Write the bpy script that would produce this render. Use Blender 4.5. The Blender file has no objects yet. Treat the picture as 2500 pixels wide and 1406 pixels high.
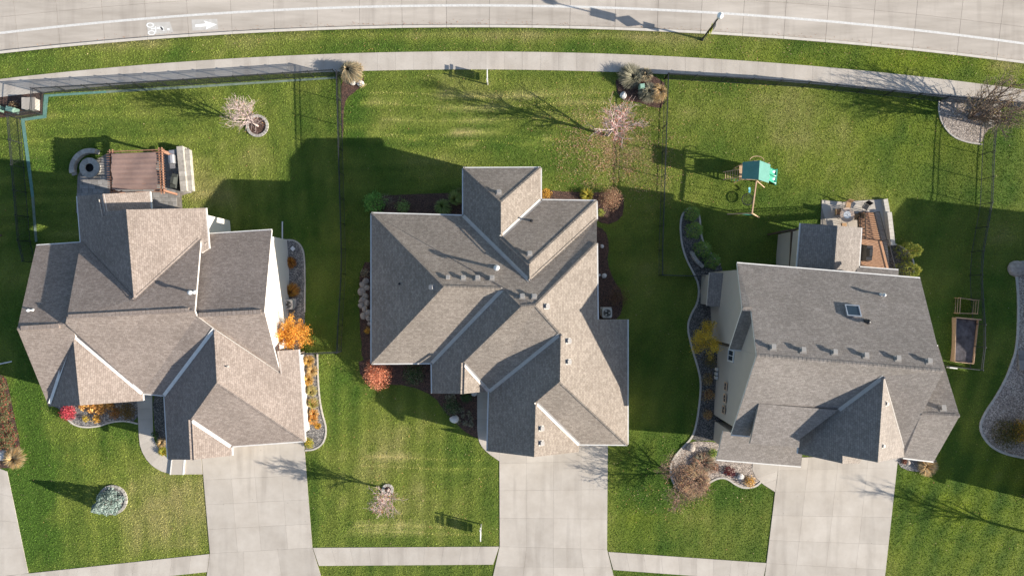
import bpy, bmesh, math, random
import numpy as np
from mathutils import Vector, Matrix
from mathutils.geometry import delaunay_2d_cdt
random.seed(7); np.random.seed(7)
scene = bpy.context.scene
COL = scene.collection
# ------------------------------------------------------------------ camera, sky, sun, exposure
CAMH, FPX, CX, CY = 60.0, 1667.0, 1250.0, 703.0
cam_d = bpy.data.cameras.new('Camera'); cam = bpy.data.objects.new('Camera', cam_d); COL.objects.link(cam)
cam.location = (0, 0, CAMH); cam.rotation_euler = (0, 0, 0)
cam_d.sensor_width = 36.0; cam_d.lens = 36.0*FPX/2500.0; cam_d.clip_end = 3000.0; cam_d.clip_start = 0.5
scene.camera = cam
SUN_EL, SUN_AZ = math.radians(21.2), math.radians(14.2)     # azimuth measured from +X towards -Y
sdir = Vector((math.cos(SUN_AZ)*math.cos(SUN_EL), -math.sin(SUN_AZ)*math.cos(SUN_EL), math.sin(SUN_EL)))
w = bpy.data.worlds.new('World'); scene.world = w; w.use_nodes = True
nt = w.node_tree; bg = nt.nodes['Background']
sky = nt.nodes.new('ShaderNodeTexSky'); sky.sky_type = 'NISHITA'; sky.sun_disc = False
sky.sun_elevation = SUN_EL; sky.sun_rotation = math.atan2(sdir.x, sdir.y); sky.altitude = 300
nt.links.new(sky.outputs[0], bg.inputs[0]); bg.inputs[1].default_value = 0.092
sun_d = bpy.data.lights.new('Sun', 'SUN'); sun = bpy.data.objects.new('Sun', sun_d); COL.objects.link(sun)
sun_d.energy = 5.0; sun_d.angle = math.radians(0.5); sun_d.color = (1.0, 0.92, 0.8)
sun.rotation_euler = (-sdir).to_track_quat('-Z', 'Y').to_euler(); sun.location = (60, -20, 60)
scene.view_settings.view_transform = 'Standard'; scene.view_settings.look = 'None'
scene.view_settings.exposure = 1.05; scene.view_settings.gamma = 1.0
scene.cycles.max_bounces = 5; scene.cycles.transparent_max_bounces = 6

# ------------------------------------------------------------------ ground shape and plan helpers
REAR = -2.7
def sst(a, b, x):
    t = np.clip((np.asarray(x, float)-a)/(b-a), 0, 1); return t*t*(3-2*t)
def gz(Y): return REAR*sst(-7.0, 3.5, Y)
def P(px, py, z):                       # plan position of a map point at height z
    k = (CAMH-z)/FPX
    return Vector(((px-CX)*k, (CY-py)*k, z))
def G(px, py, dz=0.0):                  # the same on the ground
    z = -0.9
    for _ in range(8):
        z = float(gz((CY-py)*(CAMH-z)/FPX))
    v = P(px, py, z); v.z += dz
    return v
def lin(r, g, b):
    f = lambda c: ((c/255)/12.92 if c/255 <= 0.04045 else (((c/255)+0.055)/1.055)**2.4)
    return (f(r), f(g), f(b), 1)

# ------------------------------------------------------------------ mesh building
WL = {}
class MB:
    def __init__(s): s.v = []; s.f = []; s.uv = []
    def face(s, pts, uv=None):
        n = len(s.v); s.v += [Vector(p) for p in pts]; s.f.append(list(range(n, n+len(pts))))
        s.uv.append(uv)
    def prism(s, base, top):
        n = len(s.v); k = len(base)
        s.v += [Vector(p) for p in base]+[Vector(p) for p in top]
        s.f.append([n+k+i for i in range(k)]); s.f.append([n+i for i in reversed(range(k))])
        for i in range(k):
            j = (i+1) % k; s.f.append([n+i, n+j, n+k+j, n+k+i])
        s.uv += [None]*(k+2)
    def box(s, c, size, rz=0.0, up=None):
        c = Vector(c); hx, hy, hz = [q/2 for q in size]
        R = Matrix.Rotation(rz, 3, 'Z') if up is None else up
        b = [c+R@Vector(q) for q in ((-hx,-hy,-hz),(hx,-hy,-hz),(hx,hy,-hz),(-hx,hy,-hz))]
        t = [c+R@Vector(q) for q in ((-hx,-hy,hz),(hx,-hy,hz),(hx,hy,hz),(-hx,hy,hz))]
        s.prism(b, t)
    def bar(s, a, b, w, h=None):
        a = Vector(a); b = Vector(b); h = h or w; d = b-a; L = d.length
        if L < 1e-6: return
        d /= L; up = Vector((0,0,1))
        if abs(d.z) > .95: up = Vector((0,1,0))
        x = d.cross(up).normalized(); u = x.cross(d)
        q = [x*(-w/2)-u*(h/2), x*(w/2)-u*(h/2), x*(w/2)+u*(h/2), x*(-w/2)+u*(h/2)]
        s.prism([a+k for k in q], [b+k for k in q])
    def tube(s, pts, rad, n=6, cap=True):
        pts = [Vector(p) for p in pts]; rad = rad if hasattr(rad, '__len__') else [rad]*len(pts)
        base = len(s.v)
        for i, p in enumerate(pts):
            d = (pts[min(i+1, len(pts)-1)]-pts[max(i-1, 0)]).normalized()
            a = Vector((0,0,1)) if abs(d.z) < .9 else Vector((1,0,0))
            x = d.cross(a).normalized(); y = d.cross(x)
            for k in range(n):
                t = 2*math.pi*k/n; s.v.append(p+(x*math.cos(t)+y*math.sin(t))*rad[i])
        for i in range(len(pts)-1):
            for k in range(n):
                k2 = (k+1) % n
                s.f.append([base+i*n+k, base+i*n+k2, base+(i+1)*n+k2, base+(i+1)*n+k]); s.uv.append(None)
        if cap:
            s.f.append([base+k for k in range(n)]); s.uv.append(None)
            s.f.append([base+(len(pts)-1)*n+k for k in reversed(range(n))]); s.uv.append(None)
    def lathe(s, c, prof, n=16):
        c = Vector(c); base = len(s.v)
        for r, z in prof:
            for k in range(n):
                t = 2*math.pi*k/n; s.v.append(c+Vector((r*math.cos(t), r*math.sin(t), z)))
        m = len(prof)
        for i in range(m-1):
            for k in range(n):
                k2 = (k+1) % n
                s.f.append([base+i*n+k, base+i*n+k2, base+(i+1)*n+k2, base+(i+1)*n+k]); s.uv.append(None)
        s.f.append([base+(m-1)*n+k for k in range(n)]); s.uv.append(None)
        s.f.append([base+k for k in reversed(range(n))]); s.uv.append(None)
    def build(s, name, mat, parent=None, origin=None, smooth=False):
        if parent is not None: o0 = WL[parent.name]
        else: o0 = Vector(origin) if origin is not None else Vector((0,0,0))
        me = bpy.data.meshes.new(name)
        me.from_pydata([tuple(v-o0) for v in s.v], [], s.f)
        if any(u is not None for u in s.uv):
            ul = me.uv_layers.new(name='UVMap')
            for p, u in zip(me.polygons, s.uv):
                if u is None: continue
                for li, q in zip(p.loop_indices, u): ul.data[li].uv = q
        if smooth:
            for p in me.polygons: p.use_smooth = True
        me.materials.append(mat)
        return link(bpy.data.objects.new(name, me), parent, o0)
def link(o, parent, o0):
    COL.objects.link(o)
    if parent is not None:
        o.parent = parent; o.location = (0,0,0)
    else: o.location = o0
    WL[o.name] = Vector(o0)
    return o
def tag(o, label=None, cat=None, group=None, kind=None):
    if label: o['label'] = label
    if cat: o['category'] = cat
    if group: o['group'] = group
    if kind: o['kind'] = kind
    return o
def thing(name, loc, label, cat, group=None):
    o = bpy.data.objects.new(name, None); o.empty_display_size = .2
    link(o, None, Vector(loc)); return tag(o, label, cat, group)
def place(name, mesh, parent, loc, rz=0.0, scale=1.0):    # a piece that shares its mesh with its look-alikes
    o = bpy.data.objects.new(name, mesh); COL.objects.link(o); o.parent = parent
    o.location = Vector(loc)-WL[parent.name]; o.rotation_euler = (0,0,rz)
    o.scale = (scale,)*3 if not hasattr(scale, '__len__') else scale
    WL[o.name] = Vector(loc)
    return o
def np_mesh(name, V, F, mat, parent=None, origin=(0,0,0), cols=None, kind=None, smooth=False):
    o0 = WL[parent.name] if parent is not None else Vector(origin)
    V = np.asarray(V, np.float32)-np.array(o0, np.float32); F = np.asarray(F, np.int32)
    me = bpy.data.meshes.new(name); k = F.shape[1]
    me.vertices.add(len(V)); me.vertices.foreach_set('co', V.ravel())
    me.loops.add(F.size); me.loops.foreach_set('vertex_index', F.ravel())
    me.polygons.add(len(F)); me.polygons.foreach_set('loop_start', np.arange(0, F.size, k, dtype=np.int32))
    if smooth: me.polygons.foreach_set('use_smooth', np.ones(len(F), bool))
    me.update(calc_edges=True)
    if cols is not None:
        a = me.attributes.new('Col', 'FLOAT_COLOR', 'POINT')
        c = np.ones((len(V), 4), np.float32); c[:, :3] = cols; a.data.foreach_set('color', c.ravel())
    me.materials.append(mat)
    o = link(bpy.data.objects.new(name, me), parent, o0)
    if kind: o['kind'] = kind
    return o

# ------------------------------------------------------------------ smooth value noise
class Noise:
    def __init__(s, seed, n=128):
        s.n = n; s.t = np.random.RandomState(seed).rand(n, n)
    def __call__(s, x, y, scale):
        x = np.asarray(x, float)/scale+37.3; y = np.asarray(y, float)/scale+11.9
        xi = np.floor(x).astype(int); yi = np.floor(y).astype(int); fx = x-xi; fy = y-yi
        fx = fx*fx*(3-2*fx); fy = fy*fy*(3-2*fy); n = s.n
        g = lambda a, b: s.t[a % n, b % n]
        return (g(xi,yi)*(1-fx)+g(xi+1,yi)*fx)*(1-fy)+(g(xi,yi+1)*(1-fx)+g(xi+1,yi+1)*fx)*fy
N1, N2, N3 = Noise(1), Noise(2), Noise(3)

# ------------------------------------------------------------------ materials
def new_mat(name):
    m = bpy.data.materials.new(name); m.use_nodes = True
    n = m.node_tree.nodes; return m, n, m.node_tree.links, n['Principled BSDF']
def nd(n, t, **kw):
    x = n.new(t)
    for k, v in kw.items(): setattr(x, k, v)
    return x
def mat_noise(name, c1, c2, scale=4.0, rough=.85, bump=.0, bscale=40., detail=6, spec=.3, metal=0., objvar=0., coords='Object', streak=None):
    m, n, l, b = new_mat(name)
    tc = nd(n, 'ShaderNodeTexCoord'); geo = nd(n, 'ShaderNodeNewGeometry')
    src = geo.outputs['Position'] if coords == 'World' else tc.outputs['Object']
    if streak:
        mp = nd(n, 'ShaderNodeMapping'); mp.inputs['Scale'].default_value = streak; l.new(src, mp.inputs[0]); src = mp.outputs[0]
    nz = nd(n, 'ShaderNodeTexNoise'); nz.inputs['Scale'].default_value = scale; nz.inputs['Detail'].default_value = detail
    nz.inputs['Roughness'].default_value = .65
    l.new(src, nz.inputs['Vector'])
    rp = nd(n, 'ShaderNodeValToRGB'); rp.color_ramp.elements[0].position = .3; rp.color_ramp.elements[1].position = .7
    rp.color_ramp.elements[0].color = (*c1[:3], 1); rp.color_ramp.elements[1].color = (*c2[:3], 1)
    l.new(nz.outputs['Fac'], rp.inputs[0]); out = rp.outputs[0]
    if objvar:
        oi = nd(n, 'ShaderNodeObjectInfo'); mr = nd(n, 'ShaderNodeMapRange')
        mr.inputs['To Min'].default_value = 1-objvar; mr.inputs['To Max'].default_value = 1+objvar
        l.new(oi.outputs['Random'], mr.inputs[0])
        mx = nd(n, 'ShaderNodeVectorMath', operation='SCALE'); l.new(out, mx.inputs[0]); l.new(mr.outputs[0], mx.inputs['Scale'])
        out = mx.outputs[0]
    l.new(out, b.inputs['Base Color']); b.inputs['Roughness'].default_value = rough
    b.inputs['Specular IOR Level'].default_value = spec; b.inputs['Metallic'].default_value = metal
    if bump:
        n2 = nd(n, 'ShaderNodeTexNoise'); n2.inputs['Scale'].default_value = bscale; n2.inputs['Detail'].default_value = 4
        l.new(geo.outputs['Position'] if coords == 'World' else tc.outputs['Object'], n2.inputs['Vector'])
        bp = nd(n, 'ShaderNodeBump'); bp.inputs['Strength'].default_value = bump; bp.inputs['Distance'].default_value = .02
        l.new(n2.outputs['Fac'], bp.inputs['Height']); l.new(bp.outputs[0], b.inputs['Normal'])
    return m
def mat_attr(name, rough=.75, transl=.25, detail=0., dscale=14.):
    m, n, l, b = new_mat(name)
    at = nd(n, 'ShaderNodeAttribute'); at.attribute_name = 'Col'; out = at.outputs['Color']
    if detail:
        geo = nd(n, 'ShaderNodeNewGeometry'); nz = nd(n, 'ShaderNodeTexNoise'); nz.inputs['Scale'].default_value = dscale
        nz.inputs['Detail'].default_value = 5; nz.inputs['Roughness'].default_value = .75; l.new(geo.outputs['Position'], nz.inputs['Vector'])
        mr = nd(n, 'ShaderNodeMapRange'); mr.inputs['From Min'].default_value = .3; mr.inputs['From Max'].default_value = .7
        mr.inputs['To Min'].default_value = 1-detail; mr.inputs['To Max'].default_value = 1+detail; l.new(nz.outputs['Fac'], mr.inputs[0])
        sc = nd(n, 'ShaderNodeVectorMath', operation='SCALE'); l.new(out, sc.inputs[0]); l.new(mr.outputs[0], sc.inputs['Scale']); out = sc.outputs[0]
        bp = nd(n, 'ShaderNodeBump'); bp.inputs['Strength'].default_value = .8; bp.inputs['Distance'].default_value = .06
        l.new(nz.outputs['Fac'], bp.inputs['Height']); l.new(bp.outputs[0], b.inputs['Normal'])
    l.new(out, b.inputs['Base Color']); b.inputs['Roughness'].default_value = rough; b.inputs['Specular IOR Level'].default_value = .2
    if transl:
        tr = nd(n, 'ShaderNodeBsdfTranslucent'); l.new(out, tr.inputs[0]); mx = nd(n, 'ShaderNodeMixShader'); mx.inputs[0].default_value = transl
        l.new(b.outputs[0], mx.inputs[1]); l.new(tr.outputs[0], mx.inputs[2]); l.new(mx.outputs[0], n['Material Output'].inputs[0])
    return m
def mat_shingle(name, c1, c2, c3):
    m, n, l, b = new_mat(name)
    uv = nd(n, 'ShaderNodeUVMap'); br = nd(n, 'ShaderNodeTexBrick')
    br.inputs['Scale'].default_value = 1.0; br.inputs['Brick Width'].default_value = .3; br.inputs['Row Height'].default_value = .15
    br.inputs['Mortar Size'].default_value = .008; br.inputs['Mortar Smooth'].default_value = .4; br.inputs['Bias'].default_value = -.15
    br.inputs['Color1'].default_value = (*c1[:3], 1); br.inputs['Color2'].default_value = (*c2[:3], 1); br.inputs['Mortar'].default_value = (*[q*.45 for q in c1[:3]], 1)
    br.offset = .37; br.offset_frequency = 2; br.squash = 1.0
    l.new(uv.outputs[0], br.inputs['Vector'])
    geo = nd(n, 'ShaderNodeNewGeometry')
    nz = nd(n, 'ShaderNodeTexNoise'); nz.inputs['Scale'].default_value = 4.6; nz.inputs['Detail'].default_value = 4; nz.inputs['Roughness'].default_value = .75
    l.new(geo.outputs['Position'], nz.inputs['Vector'])
    mr = nd(n, 'ShaderNodeMapRange'); mr.inputs['From Min'].default_value = .5; mr.inputs['From Max'].default_value = .68; l.new(nz.outputs['Fac'], mr.inputs[0])
    mx = nd(n, 'ShaderNodeMix', data_type='RGBA'); l.new(mr.outputs[0], mx.inputs['Factor']); l.new(br.outputs['Color'], mx.inputs['A']); mx.inputs['B'].default_value = (*c3[:3], 1)
    m2 = nd(n, 'ShaderNodeMath', operation='MULTIPLY'); m2.inputs[1].default_value = .55; l.new(mr.outputs[0], m2.inputs[0]); l.new(m2.outputs[0], mx.inputs['Factor'])
    n3 = nd(n, 'ShaderNodeTexNoise'); n3.inputs['Scale'].default_value = .35; n3.inputs['Detail'].default_value = 4; l.new(geo.outputs['Position'], n3.inputs['Vector'])
    m3 = nd(n, 'ShaderNodeMapRange'); m3.inputs['To Min'].default_value = .78; m3.inputs['To Max'].default_value = 1.22; l.new(n3.outputs['Fac'], m3.inputs[0])
    sc = nd(n, 'ShaderNodeVectorMath', operation='SCALE'); l.new(mx.outputs['Result'], sc.inputs[0]); l.new(m3.outputs[0], sc.inputs['Scale'])
    l.new(sc.outputs[0], b.inputs['Base Color']); b.inputs['Roughness'].default_value = .92; b.inputs['Specular IOR Level'].default_value = .15
    bp = nd(n, 'ShaderNodeBump'); bp.inputs['Strength'].default_value = .5; bp.inputs['Distance'].default_value = .02
    inv = nd(n, 'ShaderNodeMath', operation='SUBTRACT'); inv.inputs[0].default_value = 1.0; l.new(br.outputs['Fac'], inv.inputs[1])
    ad = nd(n, 'ShaderNodeMath', operation='ADD'); l.new(inv.outputs[0], ad.inputs[0]); l.new(nz.outputs['Fac'], ad.inputs[1])
    l.new(ad.outputs[0], bp.inputs['Height']); l.new(bp.outputs[0], b.inputs['Normal'])
    return m
def mat_stones(name, c1, c2, c3, scale, bump=1.0):
    m, n, l, b = new_mat(name); geo = nd(n, 'ShaderNodeNewGeometry')
    vo = nd(n, 'ShaderNodeTexVoronoi'); vo.inputs['Scale'].default_value = scale; l.new(geo.outputs['Position'], vo.inputs['Vector'])
    sp = nd(n, 'ShaderNodeSeparateColor'); l.new(vo.outputs['Color'], sp.inputs[0])
    rp = nd(n, 'ShaderNodeValToRGB'); e = rp.color_ramp.elements
    e[0].position = 0; e[0].color = (*c1[:3], 1); e[1].position = 1; e[1].color = (*c3[:3], 1)
    x = e.new(.55); x.color = (*c2[:3], 1); l.new(sp.outputs[0], rp.inputs[0])
    l.new(rp.outputs[0], b.inputs['Base Color']); b.inputs['Roughness'].default_value = .9
    bp = nd(n, 'ShaderNodeBump'); bp.inputs['Strength'].default_value = bump; bp.inputs['Distance'].default_value = .04; bp.invert = True
    l.new(vo.outputs['Distance'], bp.inputs['Height']); l.new(bp.outputs[0], b.inputs['Normal'])
    return m
def mat_siding(name, c):
    m, n, l, b = new_mat(name); geo = nd(n, 'ShaderNodeNewGeometry'); sp = nd(n, 'ShaderNodeSeparateXYZ'); l.new(geo.outputs['Position'], sp.inputs[0])
    fr = nd(n, 'ShaderNodeMath', operation='MODULO'); ml = nd(n, 'ShaderNodeMath', operation='MULTIPLY'); ad = nd(n, 'ShaderNodeMath', operation='ADD'); ad.inputs[1].default_value = 10.
    l.new(sp.outputs['Z'], ad.inputs[0]); l.new(ad.outputs[0], ml.inputs[0]); ml.inputs[1].default_value = 1/.18; l.new(ml.outputs[0], fr.inputs[0]); fr.inputs[1].default_value = 1.
    bp = nd(n, 'ShaderNodeBump'); bp.inputs['Strength'].default_value = .6; bp.inputs['Distance'].default_value = .02; bp.invert = True; l.new(fr.outputs[0], bp.inputs['Height'])
    l.new(bp.outputs[0], b.inputs['Normal'])
    nz = nd(n, 'ShaderNodeTexNoise'); nz.inputs['Scale'].default_value = 1.2; l.new(geo.outputs['Position'], nz.inputs['Vector'])
    rp = nd(n, 'ShaderNodeValToRGB'); rp.color_ramp.elements[0].color = (*[q*.88 for q in c[:3]], 1); rp.color_ramp.elements[1].color = (*c[:3], 1); l.new(nz.outputs['Fac'], rp.inputs[0])
    l.new(rp.outputs[0], b.inputs['Base Color']); b.inputs['Roughness'].default_value = .7
    return m
def mat_plain(name, c, rough=.6, metal=0., spec=.4):
    return mat_noise(name, [q*.88 for q in c[:3]], [min(1, q*1.1) for q in c[:3]], 2.5, rough, 0, spec=spec, metal=metal)
def add_spots(m, amount=.25, scale=.8):
    n = m.node_tree.nodes; l = m.node_tree.links; b = n['Principled BSDF']; src = b.inputs['Base Color'].links[0].from_socket
    geo = nd(n, 'ShaderNodeNewGeometry'); vo = nd(n, 'ShaderNodeTexVoronoi'); vo.inputs['Scale'].default_value = scale; vo.inputs['Randomness'].default_value = 1; l.new(geo.outputs['Position'], vo.inputs['Vector'])
    mr = nd(n, 'ShaderNodeMapRange'); mr.inputs['From Min'].default_value = .06; mr.inputs['From Max'].default_value = .0; mr.inputs['To Min'].default_value = 0; mr.inputs['To Max'].default_value = amount; l.new(vo.outputs['Distance'], mr.inputs[0])
    mp = nd(n, 'ShaderNodeMapping'); mp.inputs['Scale'].default_value = (1.1,.12,1); l.new(geo.outputs['Position'], mp.inputs[0])
    nz = nd(n, 'ShaderNodeTexNoise'); nz.inputs['Scale'].default_value = .9; nz.inputs['Detail'].default_value = 6; l.new(mp.outputs[0], nz.inputs['Vector'])
    m2 = nd(n, 'ShaderNodeMapRange'); m2.inputs['From Min'].default_value = .52; m2.inputs['From Max'].default_value = .75; m2.inputs['To Max'].default_value = .36; l.new(nz.outputs['Fac'], m2.inputs[0])
    ad = nd(n, 'ShaderNodeMath', operation='ADD'); l.new(mr.outputs[0], ad.inputs[0]); l.new(m2.outputs[0], ad.inputs[1])
    mx = nd(n, 'ShaderNodeMix', data_type='RGBA'); l.new(ad.outputs[0], mx.inputs['Factor']); l.new(src, mx.inputs['A']); mx.inputs['B'].default_value = (.2,.17,.145,1); l.new(mx.outputs['Result'], b.inputs['Base Color'])
M = {}
M['lawn'] = mat_attr('lawn_soil', .95, 0., .45, 9.)
M['blades'] = mat_attr('grass_blades', .8, .3)
M['leaf'] = mat_attr('foliage', .7, .3)
M['concrete'] = mat_noise('concrete', (.41,.366,.317), (.505,.461,.409), .5, .9, .25, 60, objvar=.06, coords='World')
M['road'] = mat_noise('road_concrete', (.35,.31,.267), (.5,.45,.397), .55, .9, .25, 50, objvar=.05, coords='World', streak=(.25,1.6,1))
add_spots(M['concrete'], .6, .9); add_spots(M['road'], .5, .5)
M['kerb'] = mat_noise('kerb_concrete', (.48,.44,.39), (.6,.56,.5), 1.5, .9, .2, 50, coords='World')
M['joint'] = mat_noise('joint_filler', (.17,.15,.13), (.28,.25,.215), 3, .95)
M['paint'] = mat_noise('road_paint', (.5,.49,.47), (.68,.67,.65), 5, .7, coords='World')
M['paint_fresh'] = mat_noise('fresh_paint', (.76,.76,.75), (.86,.86,.85), 5, .7, coords='World')
M['paint_worn'] = mat_noise('worn_patch', (.44,.42,.39), (.54,.52,.49), 3, .85, coords='World')
M['paver'] = mat_noise('paver', (.2,.19,.185), (.3,.285,.27), 3, .9, .3, 40, objvar=.22)
M['wallstone'] = mat_noise('wall_stone', (.3,.28,.25), (.45,.42,.38), 4, .9, .4, 30, objvar=.18)
M['edging'] = mat_noise('edging_concrete', (.38,.35,.31), (.56,.52,.47), 3, .9, .3, 30, coords='World')
M['gravel'] = mat_stones('gravel_grey', (.06,.06,.062), (.16,.15,.145), (.42,.39,.36), 14)
M['gravel_tan'] = mat_stones('gravel_tan', (.15,.125,.11), (.33,.275,.235), (.6,.52,.45), 13)
M['gravel_dark'] = mat_stones('gravel_dark', (.04,.038,.036), (.09,.085,.08), (.24,.22,.2), 15)
M['mulch'] = mat_stones('bark_mulch', (.03,.017,.012), (.075,.042,.032), (.17,.09,.065), 18)
M['tealgrey'] = mat_noise('faded_strip', (.1,.14,.11), (.2,.25,.2), 2.4, .85, .3, 20, coords='World')
M['teal'] = mat_noise('teal_strip', (.07,.17,.145), (.14,.26,.225), 3.4, .85, .3, 20, coords='World')
M['white'] = mat_plain('white_trim', (.66,.645,.62), .5)
M['flash'] = mat_plain('metal_flashing', (.62,.63,.64), .4, .25)
M['flash_tan'] = mat_plain('tan_flashing', (.42,.39,.36), .5, .2)
M['siding_cream'] = mat_siding('siding_cream', (.74,.69,.62))
M['siding_tan'] = mat_siding('siding_tan', (.42,.38,.33))
M['siding_beige'] = mat_siding('siding_beige', (.5,.45,.38))
M['shingle_brown'] = mat_shingle('shingles_brown', (.225,.184,.16), (.3,.25,.22), (.39,.336,.3))
M['shingle_tan'] = mat_shingle('shingles_tan', (.22,.186,.157), (.294,.253,.216), (.4,.35,.303))
M['shingle_grey'] = mat_shingle('shingles_grey', (.21,.186,.168), (.276,.246,.225), (.37,.336,.31))
M['vent'] = mat_plain('vent_metal', (.33,.31,.29), .6, .05)
M['black'] = mat_plain('black_metal', (.035,.035,.038), .4, .2)
M['fence'] = mat_plain('fence_steel', (.05,.053,.06), .35, .5, .6)
M['glass'] = mat_plain('dark_glass', (.02,.035,.05), .08, 0, .8)
M['cedar'] = mat_noise('cedar', (.25,.125,.08), (.36,.2,.135), 6, .75, .2, 60, streak=(1,1,6))
M['deckwood'] = mat_noise('deck_boards', (.42,.22,.12), (.56,.32,.19), 5, .75, .2, 60)
M['brownwood'] = mat_noise('brown_wood', (.06,.04,.028), (.1,.07,.05), 6, .7)
M['palewood'] = mat_noise('pale_wood', (.46,.3,.19), (.6,.42,.28), 6, .75, .2, 60)
M['canopy'] = mat_noise('brown_canvas', (.21,.14,.12), (.27,.185,.16), 2, .9, .2, 120)
M['green_canvas'] = mat_plain('green_canvas', (.1,.27,.225), .8)
M['green_plastic'] = mat_plain('green_plastic', (.06,.33,.23), .3, 0, .5)
M['blue_plastic'] = mat_plain('blue_plastic', (.12,.4,.5), .35, 0, .5)
M['box_green'] = mat_plain('utility_green', (.26,.42,.33), .55)
M['stone'] = mat_noise('boulder', (.26,.22,.19), (.48,.42,.37), 3, .9, .6, 9)
M['stone_pale'] = mat_noise('pale_boulder', (.5,.47,.44), (.72,.69,.66), 3, .9, .6, 9)
M['bark'] = mat_noise('bark_pale', (.36,.27,.25), (.56,.46,.43), 6, .9, .3, 40)
M['bark_brown'] = mat_noise('bark_brown', (.14,.1,.075), (.26,.19,.145), 6, .9, .3, 40)
M['sign_yellow'] = mat_plain('sign_yellow', (.62,.62,.03), .45)
M['sign_white'] = mat_plain('sign_white', (.78,.78,.78), .4)
M['aluminium'] = mat_plain('aluminium', (.55,.55,.57), .35, .7)
M['ac'] = mat_plain('ac_metal', (.6,.57,.52), .5, .1)
M['cushion'] = mat_plain('lilac_grey_cloth', (.2,.18,.22), .9)
M['wicker'] = mat_plain('tan_sling', (.42,.26,.14), .8)
M['tabletop'] = mat_noise('stone_tabletop', (.5,.36,.27), (.64,.5,.4), 6, .5)
M['soil'] = mat_noise('planter_soil', (.035,.03,.033), (.16,.15,.165), 1.6, .95, .6, 25)
M['lamp_glass'] = mat_plain('lamp_white', (.82,.82,.8), .3)
M['ash'] = mat_plain('fire_bowl', (.02,.018,.017), .9)

# ================================================================== GROUND AND PAVING
EXCL = []                                  # plan outlines where no turf grows
def chaikin(pts, n=2, closed=False):
    for _ in range(n):
        q = []
        m = len(pts)
        for i in range(m if closed else m-1):
            a, b = pts[i], pts[(i+1) % m]
            q += [(a[0]*.75+b[0]*.25, a[1]*.75+b[1]*.25), (a[0]*.25+b[0]*.75, a[1]*.25+b[1]*.75)]
        if not closed: q = [pts[0]]+q+[pts[-1]]
        pts = q
    return pts
def in_poly(x, y, poly):
    c = np.zeros(x.shape, bool); n = len(poly)
    for i in range(n):
        x1, y1 = poly[i]; x2, y2 = poly[(i+1) % n]
        if y1 == y2: continue
        t = ((y1 > y) != (y2 > y)) & (x < (x2-x1)*(y-y1)/(y2-y1)+x1)
        c ^= t
    return c
KY = lambda x: 67+4.84e-5*(np.clip(x, -1000, 3500)-1150)**2
def kerb_pt(px, off):                     # off: distance towards the street
    y = float(KY(px)); s = 2*4.84e-5*(px-1150); nx, ny = s, -1.0; L = math.hypot(nx, ny)
    return (px+nx/L*off, y+ny/L*off)

blobs_dry = [(400,1270,170,120,.55),(560,1290,60,60,.2),(650,400,200,130,.28),(300,250,200,60,.15),(1950,310,140,100,.5),(2080,560,60,60,.2),(1250,88,560,14,.6),(300,102,190,20,.5),
    (990,1130,200,170,.35),(1350,250,260,90,.2),(1700,1290,200,60,.3),(1500,420,140,140,.25),(2460,160,60,25,.6),(950,240,200,80,.15),(2120,540,40,60,.4),(480,470,40,80,.4),(1210,400,300,40,.1)]
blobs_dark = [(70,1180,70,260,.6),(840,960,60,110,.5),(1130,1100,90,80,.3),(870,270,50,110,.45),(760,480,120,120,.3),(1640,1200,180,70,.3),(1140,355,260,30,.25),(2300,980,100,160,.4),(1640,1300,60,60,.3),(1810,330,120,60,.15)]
blobs_yel = [(2330,1230,220,170,.9),(2200,150,420,50,.8),(2250,330,190,130,.55),(1900,420,250,120,.3),(1560,1230,60,160,.7),(1050,1000,80,30,.3)]
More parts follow.
